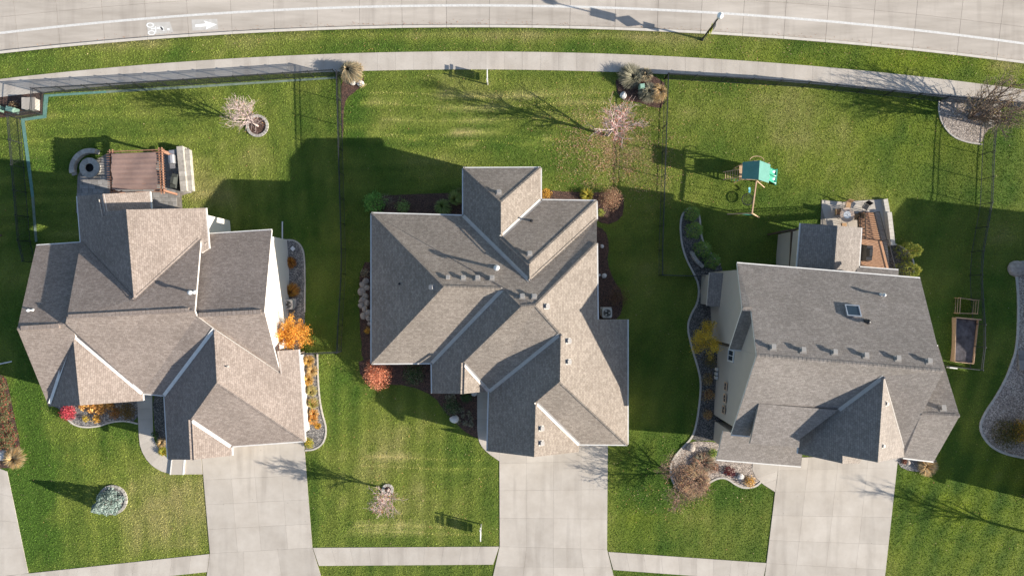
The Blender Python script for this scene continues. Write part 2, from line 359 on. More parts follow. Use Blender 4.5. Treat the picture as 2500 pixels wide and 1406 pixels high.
def lawn_col(px, py):
    px = np.asarray(px, float); py = np.asarray(py, float)
    ga = lambda B: sum(a*np.exp(-((px-x)/rx)**2-((py-y)/ry)**2) for x, y, rx, ry, a in B)
    a = N1(px, py, 95); b = N2(px, py, 34); c = N3(px, py, 13)
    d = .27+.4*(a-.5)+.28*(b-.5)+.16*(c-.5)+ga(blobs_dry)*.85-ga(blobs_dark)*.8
    front = py > 850
    # mowing passes, the sheen of the mown nap put into the colour
    s1 = np.sin((px-0.15*(py-1000))/5.6)*.5+np.sin((px-.1*py)/13.)*.5
    s2 = np.sin((py+.05*px+6*np.sin(px/90))/4.6)*.6+np.sin((py+.05*px)/11.)*.4
    s3 = np.sin((px+.02*py)/7.5)
    yardA = (px < 830) & (py < 600) & (py > 185)
    d = d+np.where(front & (px < 760), .09*s1, 0)+np.where(front & (px > 760) & (px < 1225), .07*s3, 0)
    d = d+np.where(yardA, np.where(px < 520, .11*s2, .09*s1), 0)+np.where((px > 830) & (py < 420) & (py > 175) & (px < 1620), .08*s2, 0)
    d = d+np.where((px > 2180) & front, .10*np.sin((px+.35*py)/9.), 0)+np.where((px > 1490) & (px < 1880) & front, .05*s3, 0)
    # faint wheel tracks
    tr = 0
    for y0, am, ph, xa, xb in ((232,5,0,900,1560),(258,6,.6,880,1540),(292,4,1.4,930,1500),(322,9,2.2,900,1180),(343,11,.3,905,1160),(335,12,3.6,1100,1420),(352,8,3.9,1100,1440),(1118,5,.5,890,1180),(1140,5,1.,880,1200),(1285,4,0,860,1150),(1300,4,.5,850,1160)):
        tr = tr+np.exp(-((py-(y0+am*np.sin(px/85.+ph)))/3.2)**2)*((px > xa) & (px < xb))
    d = np.clip(d+.36*tr, 0, 1)
    yel = np.clip(ga(blobs_yel), 0, 1)
    lo = np.array((.115,.215,.03)); mid = np.array((.285,.345,.064)); hi = np.array((.55,.475,.2)); ye = np.array((.32,.41,.025))
    t1 = np.clip(d/.45, 0, 1)[..., None]; t2 = np.clip((d-.45)/.55, 0, 1)[..., None]
    col = lo*(1-t1)+mid*t1; col = col*(1-t2)+hi*t2
    yl = (yel*.75)[..., None]; g2 = lo*.9*(1-t1)+ye*t1; g2 = g2*(1-t2)+hi*t2
    nap_sheen = 1.35*np.where(front & (px < 760), s1, np.where(front & (px < 1225), s3, np.where(yardA, np.where(px < 520, s2, s1), np.where((py > 175) & (py < 620) & (px < 1620), s2*.7, np.sin((px+.35*py)/9.)*.5))))  # painted stripes standing in for light reflected off the mown grass
    return (col*(1-yl)+g2*yl)*(1+.085*nap_sheen+.3*np.clip(tr, 0, 1))[..., None]
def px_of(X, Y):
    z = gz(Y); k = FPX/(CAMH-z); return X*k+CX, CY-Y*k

Xs = np.concatenate([[-700,-400,-220,-130,-95,-78,-68], np.arange(-62, 62.01, .62), [68,78,95,130,220,400,700]])
low = np.concatenate([[-700,-400,-200,-110,-70,-55,-46], np.arange(-40, 12.01, .6)])
up = [2.,5.,8.,11.5,11.55,14.,20.,40.,90.,200.,400.,700.]
kY = np.array([(CY-float(KY(x*FPX/(CAMH-REAR)+CX)))*(CAMH-REAR)/FPX for x in Xs])
rowsY = [np.full(len(Xs), y) for y in low]
for t in np.linspace(0, 1, 22)[1:]: rowsY.append(12+(kY-.03-12)*t)
nlow = len(rowsY); rowsY.append(kY+.0)
for u in up: rowsY.append(kY+u)
RY = np.array(rowsY); RX = np.tile(Xs, (len(RY), 1)); RZ = gz(RY)
RZ[nlow:nlow+5] -= .22
nr, nc = RY.shape
idx = np.arange(nr*nc).reshape(nr, nc)
F = np.stack([idx[:-1,:-1], idx[:-1,1:], idx[1:,1:], idx[1:,:-1]], -1).reshape(-1, 4)
gpx, gpy = px_of(RX, RY)
gcol = lawn_col(gpx, gpy)*.5  # ground colour darkened to stand in for shade deep between the blades
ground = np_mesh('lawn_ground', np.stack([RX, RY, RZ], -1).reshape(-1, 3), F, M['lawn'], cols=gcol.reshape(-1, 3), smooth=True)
tag(ground, 'rolling mown lawn ground of the house lots', None, kind='structure')

def shrink(pts, g):
    c = sum((Vector(p) for p in pts), Vector((0,0,0)))/len(pts); out = []
    for p in pts:
        d = p-c; L = math.hypot(d.x, d.y)
        out.append(p-Vector((d.x, d.y, 0))*min(.3, g*1.41/max(L, .01)))
    return out
def slab(parent, quad, dz, mat, gap=.022, th=.1, name='slab'):
    p = shrink([G(*q, dz) for q in quad], gap)
    mb = MB(); mb.prism([v-Vector((0,0,th)) for v in p][::-1] if False else [v-Vector((0,0,th)) for v in p], p)
    return mb.build(name, mat, parent)
def drape(name, poly, mat, dz=.03, step=.8, parent=None, origin=None, excl=True):
    if excl: EXCL.append(poly)
    pw = [G(*p) for p in poly]; xs = [p.x for p in pw]; ys = [p.y for p in pw]
    pts = [Vector((p.x, p.y)) for p in pw]; n = len(pts)
    gx, gy = np.meshgrid(np.arange(min(xs), max(xs), step), np.arange(min(ys), max(ys), step))
    gx = gx.ravel(); gy = gy.ravel(); ins = in_poly(gx, gy, [(p.x, p.y) for p in pw])
    pts += [Vector((x, y)) for x, y in zip(gx[ins], gy[ins])]
    v, e, f, *_ = delaunay_2d_cdt(pts, [], [list(range(n))], 1, 1e-5)
    mb = MB(); mb.v = [Vector((q.x, q.y, float(gz(q.y))+dz)) for q in v]; mb.f = [list(q) for q in f]; mb.uv = [None]*len(mb.f)
    return mb.build(name, mat, parent, origin=origin if origin is not None else pw[0], smooth=True)
def sweep(parent, pts, w, h, mat, name='edging', dz=0.0, closed=False):
    p = [G(*q, dz) for q in pts]; mb = MB(); n = len(p); L = []
    for i in range(n):
        a = p[i-1] if (i or closed) else p[i]; b = p[(i+1) % n] if (i < n-1 or closed) else p[i]
        d = b-a; d.z = 0; d.normalize(); s = Vector((-d.y, d.x, 0))*w/2
        L.append((p[i]-s-Vector((0,0,.08)), p[i]+s-Vector((0,0,.08)), p[i]+s+Vector((0,0,h)), p[i]-s+Vector((0,0,h))))
    base = 0
    for q in L: mb.v += list(q)
    for i in range(n if closed else n-1):
        j = (i+1) % n
        for k in range(4):
            k2 = (k+1) % 4; mb.f.append([4*i+k, 4*i+k2, 4*j+k2, 4*j+k]); mb.uv.append(None)
    if not closed:
        mb.f += [[3,2,1,0], [4*(n-1)+k for k in range(4)]]; mb.uv += [None, None]
    return mb.build(name, mat, parent)

# ---- rear street: base sheet, concrete slabs, kerb stones, painted lines
RD = REAR-.13
def strip_mesh(name, pairs, mat, parent=None):
    mb = MB()
    for (a, b), (c, d) in zip(pairs[:-1], pairs[1:]): mb.face([a, c, d, b])
    o = mb.build(name, mat, parent, origin=pairs[0][0]); return o
xs = list(range(-400, 2950, 50))
road = strip_mesh('street', [(P(*kerb_pt(x, 3), RD-.05), P(*kerb_pt(x, 300), RD-.05)) for x in xs], M['joint'])
tag(road, 'pale concrete street behind the back gardens', kind='structure')
jx = [46,147,256,360,461,567,671,776,879,982,1090,1195,1299,1391,1501,1604,1710,1812,1913,2015,2127,2228,2336,2433]
jx = [46-105*k for k in (4,3,2,1)]+jx+[2433+105*k for k in (1,2,3,4)]
def rslab(i, o1, o2, zt):
    a, b = jx[i], jx[i+1]; mb = MB()
    t = shrink([P(*kerb_pt(a, o1), zt), P(*kerb_pt(b, o1), zt), P(*kerb_pt(b, o2), zt), P(*kerb_pt(a, o2), zt)], .011)
    mb.prism([v-Vector((0,0,.1)) for v in t], t); return mb
for i in range(len(jx)-1):
    rslab(i, 6.5, 88, RD).build('slab', M['road'], road)
    rslab(i, 88, 190, RD).build('slab', M['road'], road)
    rslab(i, 190, 296, RD).build('slab', M['road'], road)
kerb = strip_mesh('kerb', [(P(*kerb_pt(x, 0), REAR-.1), P(*kerb_pt(x, 6), REAR-.1)) for x in xs], M['joint'])
tag(kerb, 'low concrete kerb between the street and the verge', kind='structure')
for i in range(len(jx)-1): rslab(i, 0.0, 6.2, REAR+.035).build('kerb_stone', M['kerb'], kerb)
LY = lambda x: 14+5.1e-5*(x-1150)**2
line = strip_mesh('lane_line', [(P(x, LY(x)+2.9, RD+.006), P(x, LY(x)-2.9, RD+.006)) for x in xs], M['paint'])
tag(line, 'white painted edge line of the cycle lane', kind='structure')
def flat(name, polys, mat, z, label=None, kind='structure', parent=None):
    mb = MB()
    for q in polys: mb.face([P(x, y, z) for x, y in q])
    o = mb.build(name, mat, parent, origin=P(*polys[0][0], z) if parent is None else None)
    if label: tag(o, label, kind=kind)
    return o
S = 1/2.9294
zz = lambda pts: [(x*S, y*S) for x, y in pts]
ap = flat('arrow_marking', [zz([(1370,142),(1553,138),(1560,212),(1376,222)])], M['paint_worn'], RD+.005, 'white painted arrow on a worn patch of the cycle lane')
flat('arrow_shape', [zz([(1396,178),(1472,170),(1458,150),(1552,177),(1472,214),(1478,190),(1398,197)])], M['paint_fresh'], RD+.009, parent=ap)
bp_ = flat('cycle_marking', [zz([(1048,166),(1215,158),(1242,240),(1060,248)])], M['paint_worn'], RD+.005, 'white painted bicycle symbol on a worn patch of the cycle lane')
def ring(cx, cy, rx, ry, t, rot=0, n=22):
    out = []
    for k in range(n):
        a, b = 2*math.pi*k/n, 2*math.pi*(k+1)/n
        f = lambda q, s: ((cx+(rx*s)*math.cos(q))*S, (cy+(ry*s)*math.sin(q))*S)
        out.append([f(a,1), f(b,1), f(b,t), f(a,t)])
    return out
flat('bicycle_shape', ring(1074,182,28,18,.68)+ring(1084,237,28,17,.68)+[zz([(1078,205),(1110,200),(1110,207),(1080,214)]), zz([(1108,192),(1116,192),(1118,232),(1110,232)]),
    zz([(1120,200),(1160,190),(1172,205),(1160,222),(1150,208),(1122,210)]), zz([(1140,190),(1150,190),(1178,222),(1160,222)]), zz([(1196,205),(1212,205),(1212,218),(1198,218)])], M['paint_fresh'], RD+.009, parent=bp_)

# ---- pavements
def walk_curve(name, ya, yb, x0, x1, step, mat, label):
    base = strip_mesh(name, [(G(x, ya(x), .012), G(x, yb(x), .012)) for x in range(x0, x1+1, 40)], M['joint']); tag(base, label, kind='structure')
    x = x0
    while x < x1-1:
        slab(base, [(x, yb(x)), (x+step, yb(x+step)), (x+step, ya(x+step)), (x, ya(x))], .045, mat, .0045, .06); x += step
    EXCL.append([(q, ya(q)) for q in range(x0, x1, 40)]+[(q, yb(q)) for q in range(x1, x0, -40)])
    return base
walk_curve('rear_pavement', lambda x: 126.5+5.1e-5*(x-1150)**2, lambda x: 170.5+5.1e-5*(x-1150)**2, -360, 2880, 44.2, M['concrete'], 'concrete pavement running behind the garden fences')
lerp = lambda a, b, t: (a[0]+(b[0]-a[0])*t, a[1]+(b[1]-a[1])*t)
def patch(name, TL, TR, BR, BL, us, vs, label, mat=None, base=None, dz=.045):
    mat = mat or M['concrete']; poly = [TL, TR, BR, BL]
    if base is None:
        mb = MB(); mb.face([G(*q, .012) for q in (BL, BR, TR, TL)]); base = mb.build(name, M['joint'], origin=G(*BL)); tag(base, label, kind='structure')
    EXCL.append(poly); f = lambda u, v: lerp(lerp(TL, TR, u), lerp(BL, BR, u), v)
    for u0, u1 in zip(us[:-1], us[1:]):
        for v0, v1 in zip(vs[:-1], vs[1:]):
            slab(base, [f(u0,v1), f(u1,v1), f(u1,v0), f(u0,v0)], dz, mat, .0045, .06)
    return base
lsp = lambda n: [i/n for i in range(n+1)]
patch('front_pavement', (-130,1420), (512,1351), (506,1395), (-136,1464), lsp(14), [0,1], 'front pavement beside the drive of the brown-roofed house')
patch('front_pavement', (764,1336), (1219,1333), (1204,1377), (779,1380), lsp(10), [0,1], 'front pavement between the two middle drives')
patch('front_pavement', (1485,1346), (1871,1373), (1862,1417), (1497,1390), lsp(9), [0,1], 'front pavement leading to the drive of the grey-roofed house')
patch('front_pavement', (2160,1412), (2700,1468), (2695,1512), (2150,1455), lsp(12), [0,1], 'front pavement past the drive of the grey-roofed house')
d1 = patch('driveway', (489,1070), (741,1060), (763,1336), (513,1350), [0,.27,.5,.76,1], [0,.36,.575,.79,1], 'wide concrete drive of the brown-roofed house')
patch('driveway', (513,1350), (763,1336), (786,1412), (503,1420), [0,.33,.66,1], [0,1], '', base=d1)
d2 = patch('driveway', (1219,1085), (1484,1075), (1482,1340), (1220,1333), [0,.25,.5,.755,1], [0,.185,.45,.72,1], 'wide concrete drive of the tan-roofed middle house')
patch('driveway', (1220,1333), (1482,1340), (1500,1412), (1202,1412), [0,.25,.5,.755,1], [0,.62,1], '', base=d2)
d3 = patch('driveway', (1902,1118), (2193,1108), (2162,1390), (1871,1374), [0,.25,.5,.75,1], [0,.115,.32,.545,.78,1], 'pale concrete drive of the grey-roofed house')
patch('driveway', (1871,1374), (2162,1390), (2152,1462), (1862,1440), [0,.25,.5,.75,1], [0,1], '', base=d3)
d0 = patch('driveway', (-110,1100), (18,1150), (70,1398), (-80,1420), [0,.5,1], lsp(4), 'concrete drive at the edge beside the rose bed')
# front walks
def walk(name, left, right, label, mat=None, steps=()):
    mat = mat or M['concrete']; EXCL.append(left+right[::-1]); pr = [(G(*a, .012), G(*b, .012)) for a, b in zip(left, right)]
    base = strip_mesh(name, pr, M['joint']); tag(base, label, kind='structure')
    for i in range(len(left)-1):
        slab(base, [left[i], left[i+1], right[i+1], right[i]], .045+(steps[i] if steps else 0), mat, .005, .06+(steps[i] if steps else 0))
    return base
wl = chaikin([(335,960),(337,1010),(339,1060),(343,1095),(362,1128),(388,1148),(418,1157)], 1); wr = chaikin([(372,960),(373,1010),(374,1055),(378,1078),(392,1100),(408,1118),(422,1122)], 1)
wk1 = walk('front_walk', wl, wr, 'curved concrete path to the door of the brown-roofed house')
wk2 = walk('front_walk', [(418,1157),(450,1157),(495,1157)], [(422,1120),(452,1120),(492,1116)], 'two shallow concrete steps joining the curved path to the drive', steps=(.14,.02))
for a, b in (((418,1157),(422,1121)), ((449,1157),(452,1121))): sweep(wk2, [a, b], .09, .2, M['white'], 'step_nosing')
walk('front_walk', chaikin([(1165,955),(1165,1010),(1165,1060),(1172,1085),(1190,1105),(1219,1125)], 1), chaikin([(1196,955),(1196,1010),(1196,1060),(1200,1075),(1208,1085),(1219,1095)], 1), 'narrow concrete path beside the garage of the tan-roofed house')
walk('front_walk', [(1838,1120),(1836,1146),(1846,1166),(1862,1181),(1893,1201)], [(1903,1118),(1901,1130),(1899,1150),(1897,1170),(1894,1190)], 'rounded concrete apron beside the pale drive')
mb = MB(); mb.face([(-200,-38.5,.02),(200,-38.5,.02),(200,-28.8,.02),(-200,-28.8,.02)])
tag(mb.build('front_street', M['road'], origin=(0,-33,0)), 'concrete street in front of the houses', kind='structure')

# ---- planting beds
def bed(poly, mat, label, edge=None, name='gravel_bed', smooth=1, ew=.13, eh=.07, closed=False, emat='edging'):
    o = drape(name, chaikin(poly, smooth, True) if smooth else poly, mat); tag(o, label, kind='structure')
    if edge: sweep(o, chaikin(edge, 2, closed), ew, eh, M[emat], closed=closed)
    return o
bed([(118,985),(150,1000),(165,1025),(200,1042),(240,1041),(275,1026),(338,1034),(338,960),(150,965)], M['gravel'], 'grey gravel bed in front of the brown-roofed house', [(165,1022),(180,1036),(205,1043),(240,1041),(270,1030),(305,1026),(337,1034)])
bed([(735,862),(775,862),(778,940),(784,1000),(798,1048),(790,1082),(768,1098),(740,1098)], M['gravel'], 'long grey gravel bed of yellow grasses beside the garage', [(775,862),(777,940),(784,1000),(798,1045),(792,1080),(770,1097),(745,1099)])
bed([(675,587),(715,585),(735,600),(744,625),(745,760),(742,862),(675,862)], M['gravel'], 'grey gravel bed by the cream gable wall', [(697,586),(718,586),(737,600),(744,628),(745,700),(744,762)])
bed([(372,960),(402,960),(412,1118),(395,1095),(379,1062)], M['gravel_dark'], 'narrow dark gravel bed between path and garage', None)
bed([(878,640),(930,640),(930,900),(885,895),(877,780)], M['mulch'], 'bark bed behind the boulders along the tan-roofed house', None, 'mulch_bed')
bed([(875,868),(1070,868),(1070,950),(1180,940),(1180,1075),(1140,1058),(1108,1028),(1082,1000),(1062,968),(1000,940),(925,938),(880,925)], M['mulch'], 'bark bed wrapping the front corner of the tan-roofed house', None, 'mulch_bed')
bed([(905,482),(960,476),(1140,470),(1140,545),(920,545),(898,510)], M['mulch'], 'bark bed behind the tan-roofed house under the conifer', None, 'mulch_bed')
bed([(1310,462),(1400,470),(1520,470),(1524,500),(1518,535),(1475,552),(1440,520),(1310,510)], M['mulch'], 'reddish bark bed around the round russet shrub', None, 'mulch_bed')
bed([(1440,548),(1478,560),(1488,600),(1482,640),(1498,685),(1520,712),(1520,760),(1500,785),(1440,790)], M['mulch'], 'bark strip with white stones beside the tan-roofed house', None, 'mulch_bed')
bed([(834,168),(886,178),(890,205),(866,226),(846,240),(839,270),(838,336),(834,336)], M['mulch'], 'small bark bed with pale boulders at the fence corner', None, 'mulch_bed')
bed([(1500,182),(1622,182),(1622,266),(1590,262),(1560,250),(1510,244)], M['mulch'], 'bark bed around the utility pedestal by the pavement', None, 'mulch_bed')
e_l = [(1758,646),(1737,621),(1719,598),(1711,573),(1709,534),(1703,514),(1687,507),(1670,514),(1660,541),(1663,591),(1674,631),(1695,670),(1707,699),(1704,739),(1686,768),(1677,800),(1690,854),(1704,897),(1712,937),(1705,1008),(1695,1056),(1683,1075)]
bed(e_l+[(1760,1075),(1775,900),(1765,660)], M['gravel_dark'], 'winding dark gravel bed along the side of the grey-roofed house', e_l, smooth=1, ew=.16)
e_f = [(1683,1075),(1659,1099),(1641,1123),(1635,1150),(1645,1185),(1672,1204),(1700,1199),(1730,1178),(1752,1166),(1774,1166),(1798,1184),(1818,1191),(1845,1187),(1857,1176)]
bed(e_f+[(1838,1150),(1838,1105),(1760,1080)], M['gravel_tan'], 'pebble bed with a wavy kerb in front of the grey-roofed house', e_f, smooth=1, ew=.16)
bed([(2168,598),(2190,594),(2225,620),(2233,650),(2226,690),(2168,690)], M['gravel_dark'], 'small gravel bed holding two golden evergreens', [(2170,598),(2192,596),(2224,620),(2232,648),(2228,680)])
bed([(2292,240),(2291,275),(2300,305),(2325,334),(2360,347),(2396,353),(2404,322),(2440,302),(2445,250),(2400,236)], M['gravel_tan'], 'pale pebble bed under the many-stemmed tree', [(2292,245),(2291,275),(2301,306),(2326,335),(2360,348),(2397,353)])
e4 = [(2500,639),(2476,642),(2484,700),(2486,760),(2482,850),(2470,885),(2455,925),(2430,970),(2402,1010),(2389,1045),(2412,1085),(2450,1107),(2500,1117)]
bed(e4+[(2700,1125),(2700,640)], M['gravel_tan'], 'wide pebble bed with a winding kerb at the neighbouring lot', e4, ew=.2)
bed([(-60,905),(12,910),(25,960),(36,1020),(50,1080),(52,1128),(20,1146),(-60,1130)], M['mulch'], 'bark bed of red roses at the lot edge', None, 'mulch_bed')
bed([(2190,1100),(2290,1115),(2275,1148),(2225,1152),(2190,1135)], M['gravel'], 'small pebble bed by the garage corner of the grey-roofed house', None)
bed([(-40,228),(105,222),(104,278),(-40,292)], M['mulch'], 'bark corner around the green utility boxes', None, 'mulch_bed', smooth=0)
circ = lambda x, y, r, n=24: [(x+r*math.cos(2*math.pi*k/n), y+r*math.sin(2*math.pi*k/n)) for k in range(n)]
def ring_bed(x, y, r, mat, label, n=22):
    o = drape('ring_bed', circ(x, y, r), mat, dz=.05); tag(o, label, kind='structure')
    for k in range(n):
        a = 2*math.pi*(k+.05)/n; b = 2*math.pi*(k+.95)/n; f = lambda q, rr: (x+rr*math.cos(q), y+rr*math.sin(q))
        slab(o, [f(b, r-3), f(a, r-3), f(a, r+3.5), f(b, r+3.5)], .13, M['wallstone'], .004, .16, 'edging_stone')
ring_bed(276,1219,33, M['gravel'], 'round gravel bed ringed with stones under the blue spruce')
ring_bed(629,308,24, M['mulch'], 'round bark bed ringed with stones under the bare maple')
ring_bed(947,1194,11, M['mulch'], 'small bark ring under the bare front tree', 12)
# teal edging strip under the fence of the left back garden
tl = [[(108,232),(260,222),(260,228),(119,237)], [(108,232),(119,237),(114,289),(53,297),(51,291),(105,282)], [(52,297),(61,296),(77,420),(84,480),(77,482),(70,430)], [(260,222),(470,210),(820,188),(820,193),(470,216),(260,228)], [(77,482),(84,480),(92,590),(86,592)]]
for qi, q in enumerate(tl):
    o = drape('edging_strip', q, M['teal'] if qi < 3 else M['tealgrey'], dz=.04)
    tag(o, ('teal' if qi < 3 else 'faded grey-green')+' coated strip of ground under the fence of the left back garden', kind='structure')

# ================================================================== HOUSES
def pip1(x, y, poly):
    c = False; n = len(poly)
    for i in range(n):
        x1, y1 = poly[i]; x2, y2 = poly[(i+1) % n]
        if (y1 > y) != (y2 > y) and x < (x2-x1)*(y-y1)/(y2-y1)+x1: c = not c
    return c
class Roof:
    """verts: key -> (map x, map y, z or None) ; planes: key -> (p1, p2, z, pitch) ; facets: (plane key, [vertex keys])"""
    def __init__(s, verts, planes, facets):
        s.px = {k: (v[0], v[1]) for k, v in verts.items()}; s.facets = facets; s.planes = planes; s.p = {}
        cen = {}
        for i, (pk, ks) in enumerate(facets):
            if pk: cen.setdefault(pk, []).append([sum(s.px[k][j] for k in ks)/len(ks) for j in (0,1)])
        s.pl = {}
        for pk, (a, b, z, pitch) in planes.items():
            A = P(*a, z); B = P(*b, z); d = B-A; n = Vector((-d.y, d.x)).normalized()
            cx, cy = [sum(c[j] for c in cen[pk])/len(cen[pk]) for j in (0,1)]; C_ = P(cx, cy, z+1)
            if (C_.x-A.x)*n.x+(C_.y-A.y)*n.y < 0: n = -n
            s.pl[pk] = (A, n, z, pitch)
        for k, v in verts.items():
            if v[2] is not None: s.p[k] = P(*v); continue
            zs = [s.zray(pk, v[0], v[1]) for pk, ks in facets if k in ks and pk]
            s.p[k] = P(v[0], v[1], sum(zs)/len(zs))
            if max(zs)-min(zs) > .6: print('roof spread', k, [round(q, 2) for q in zs])
        s.plane_fit = []
        for pk, ks in facets:
            n = Vector((0,0,0)); q = [s.p[k] for k in ks]
            for i in range(len(q)): n += q[i].cross(q[(i+1) % len(q)])
            n.normalize()
            if n.z < 0: n = -n
            s.plane_fit.append((sum(q, Vector((0,0,0)))/len(q), n))
    def zray(s, pk, px, py):
        A, n, z0, pt = s.pl[pk]; kx, ky = (px-CX)/FPX, (CY-py)/FPX
        # z = z0 + pt*((kx*(H-z)-A.x)*n.x+(ky*(H-z)-A.y)*n.y)
        g = pt*(kx*n.x+ky*n.y)
        return (z0+g*CAMH-pt*(A.x*n.x+A.y*n.y))/(1+g)
    def at(s, px, py):
        best = None
        for (pk, ks), (c, n) in zip(s.facets, s.plane_fit):
            if pip1(px, py, [s.px[k] for k in ks]):
                o = Vector((0,0,CAMH)); d = P(px, py, 0)-o; t = (c-o).dot(n)/d.dot(n)
                return o+d*t, n
        return None
    def edges(s):
        E = {}
        for i, (pk, ks) in enumerate(s.facets):
            for a, b in zip(ks, ks[1:]+ks[:1]): E.setdefault(frozenset((a, b)), []).append((i, a, b))
        return E
    def build(s, house, mat, flash, walls=None, gutter=True, wall_inset=.42, gmat=None, cap=True, skip=()):
        E = s.edges(); top = MB(); fas = MB(); dn = Vector((0,0,1))
        for (pk, ks), (c, n) in zip(s.facets, s.plane_fit):
            q = [s.p[k] for k in ks]
            t = Vector((0,0,1)).cross(n); t = t.normalized() if t.length > 1e-4 else Vector((1,0,0)); u = n.cross(t)
            uv = [(p.dot(t)+ .13, p.dot(u)) for p in q]
            nn = Vector((0,0,0))
            for i in range(len(q)): nn += q[i].cross(q[(i+1) % len(q)])
            if nn.z < 0: q = q[::-1]; uv = uv[::-1]
            top.face(q, uv); fas.face([p-dn*.24 for p in q[::-1]])
        bnd = []
        for e, L in E.items():
            if len(L) == 1:
                i, a, b = L[0]; A, B = s.p[a], s.p[b]
                top.face([A, B, B-dn*.045, A-dn*.045], [(0,0),(.1,0),(.1,.05),(0,.05)])
                fas.face([A-dn*.045, B-dn*.045, B-dn*.24, A-dn*.24]); bnd.append((i, a, b))
        roof = top.build('roof', mat, house); s.obj = roof
        fas.build('fascia', gmat or M['white'], roof)
        for i, a, b in bnd:                                   # gutters on level edges
            A, B = s.p[a], s.p[b]; d = B-A; L = math.hypot(d.x, d.y)
            if gutter and abs(d.z) < .12*L and L > .7:
                n = s.plane_fit[i][1]; o = Vector((n.x, n.y, 0))
                if o.length < .05: continue
                pr = Vector((-d.y, d.x, 0)).normalized()
                if pr.dot(o) < 0: pr = -pr
                mb = MB(); A2 = A+pr*.055-dn*.1; B2 = B+pr*.055-dn*.1
                mb.bar(A2, B2, .1, .11); mb.build('gutter', gmat or M['white'], roof)
        done = set()
        for e, L in E.items():
            if len(L) != 2: continue
            (i, a, b), (j, _, _) = L; ci, ni = s.plane_fit[i]; cj, nj = s.plane_fit[j]
            h = (cj-ci).dot(ni); ang = ni.angle(nj)
            if ang < .09: continue
            A, B = s.p[a], s.p[b]; d = (B-A); pr = Vector((-d.y, d.x, 0)).normalized()
            # heights of the two planes at the ribbon's rims
            def zpl(c, n, q): return c.z-((q.x-c.x)*n.x+(q.y-c.y)*n.y)/n.z
            if pr.dot(ci-A) < 0: pr = -pr
            def local(fi, sgn):                              # the facet's own slope next to this edge
                best, bd = None, .3
                for kq in s.facets[fi][1]:
                    if kq in (a, b): continue
                    dist = sgn*pr.dot(s.p[kq]-A)
                    if dist > bd: best, bd = s.p[kq], dist
                if best is None: return s.plane_fit[fi]
                nn = (B-A).cross(best-A).normalized()
                return A, (nn if nn.z > 0 else -nn)
            ci, ni = local(i, 1); cj, nj = local(j, -1)
            wd = .15 if h > 0 else .14
            mb = MB(); lift = .035 if h > 0 else .05
            p1 = A+pr*wd; p2 = B+pr*wd; p3 = A-pr*wd; p4 = B-pr*wd
            for q, (c, n) in ((p1, (ci, ni)), (p2, (ci, ni)), (p3, (cj, nj)), (p4, (cj, nj))): q.z = zpl(c, n, q)+lift
            A2 = A+dn*lift; B2 = B+dn*lift
            if h > 0:
                mb.face([A2, B2, p2, p1]); mb.face([A2, p3, p4, B2]); mb.build('valley_flashing', flash, roof)
            elif cap:
                n = max(2, int((B-A).length/.3)); L1 = (B-A).length
                for k in range(n):
                    t0, t1 = k/n, (k+1)/n; up = dn*(.012 if d.z >= 0 else 0); dp = dn*(0 if d.z >= 0 else .012)
                    q0, q1 = A2.lerp(B2, t0), A2.lerp(B2, t1); r0, r1 = p1.lerp(p2, t0), p1.lerp(p2, t1); s0, s1 = p3.lerp(p4, t0), p3.lerp(p4, t1)
                    v0 = k*.34
                    mb.face([q0+dp, q1+up, r1+up, r0+dp], [(0,v0),(0,v0+.3),(.15,v0+.3),(.15,v0)]); mb.face([q0+dp, s0+dp, s1+up, q1+up], [(.17,v0),(.33,v0),(.33,v0+.3),(.17,v0+.3)])
                mb.build('ridge_cap', mat, roof)
        if walls is not None:
            nx = {a: b for _, a, b in bnd}
            # order the outline
            adj = {}
            for _, a, b in bnd: adj.setdefault(a, []).append(b); adj.setdefault(b, []).append(a)
            start = bnd[0][1]; loop = [start]; prev = None
            while True:
                c = [q for q in adj[loop[-1]] if q != prev]
                if not c: break
                prev = loop[-1]; n = c[0]
                if n == start: break
                loop.append(n)
                if len(loop) > 200: break
            q = [loop[0]]
            for k in loop[1:]:
                if (s.p[k]-s.p[q[-1]]).length > .45: q.append(k)
            keys = q; pts = [s.p[k] for k in keys]; s.outline = pts
            ar = sum(a.x*b.y-b.x*a.y for a, b in zip(pts, pts[1:]+pts[:1]))
            if ar < 0: pts = pts[::-1]; keys = keys[::-1]
            n = len(pts); ins = []
            for i in range(n):
                a, b, c = pts[i-1], pts[i], pts[(i+1) % n]
                d1 = Vector((b.x-a.x, b.y-a.y)).normalized(); d2 = Vector((c.x-b.x, c.y-b.y)).normalized()
                n1 = Vector((-d1.y, d1.x)); n2 = Vector((-d2.y, d2.x)); m = n1+n2; k = 1+n1.dot(n2)
                o = m*(wall_inset/max(k, .35)); ins.append(Vector((b.x+o.x, b.y+o.y, b.z-.07)))
            mb = MB()
            for i in range(n):
                a, b = ins[i], ins[(i+1) % n]
                if frozenset((keys[i], keys[(i+1) % n])) in skip:
                    if mb.f: mb.build('wall', walls, house); mb = MB()
                    continue
                mb.face([(a.x, a.y, float(gz(a.y))-.4), (b.x, b.y, float(gz(b.y))-.4), b, a])
            if mb.f: mb.build('wall', walls, house)
            s.wall = ins
        return s

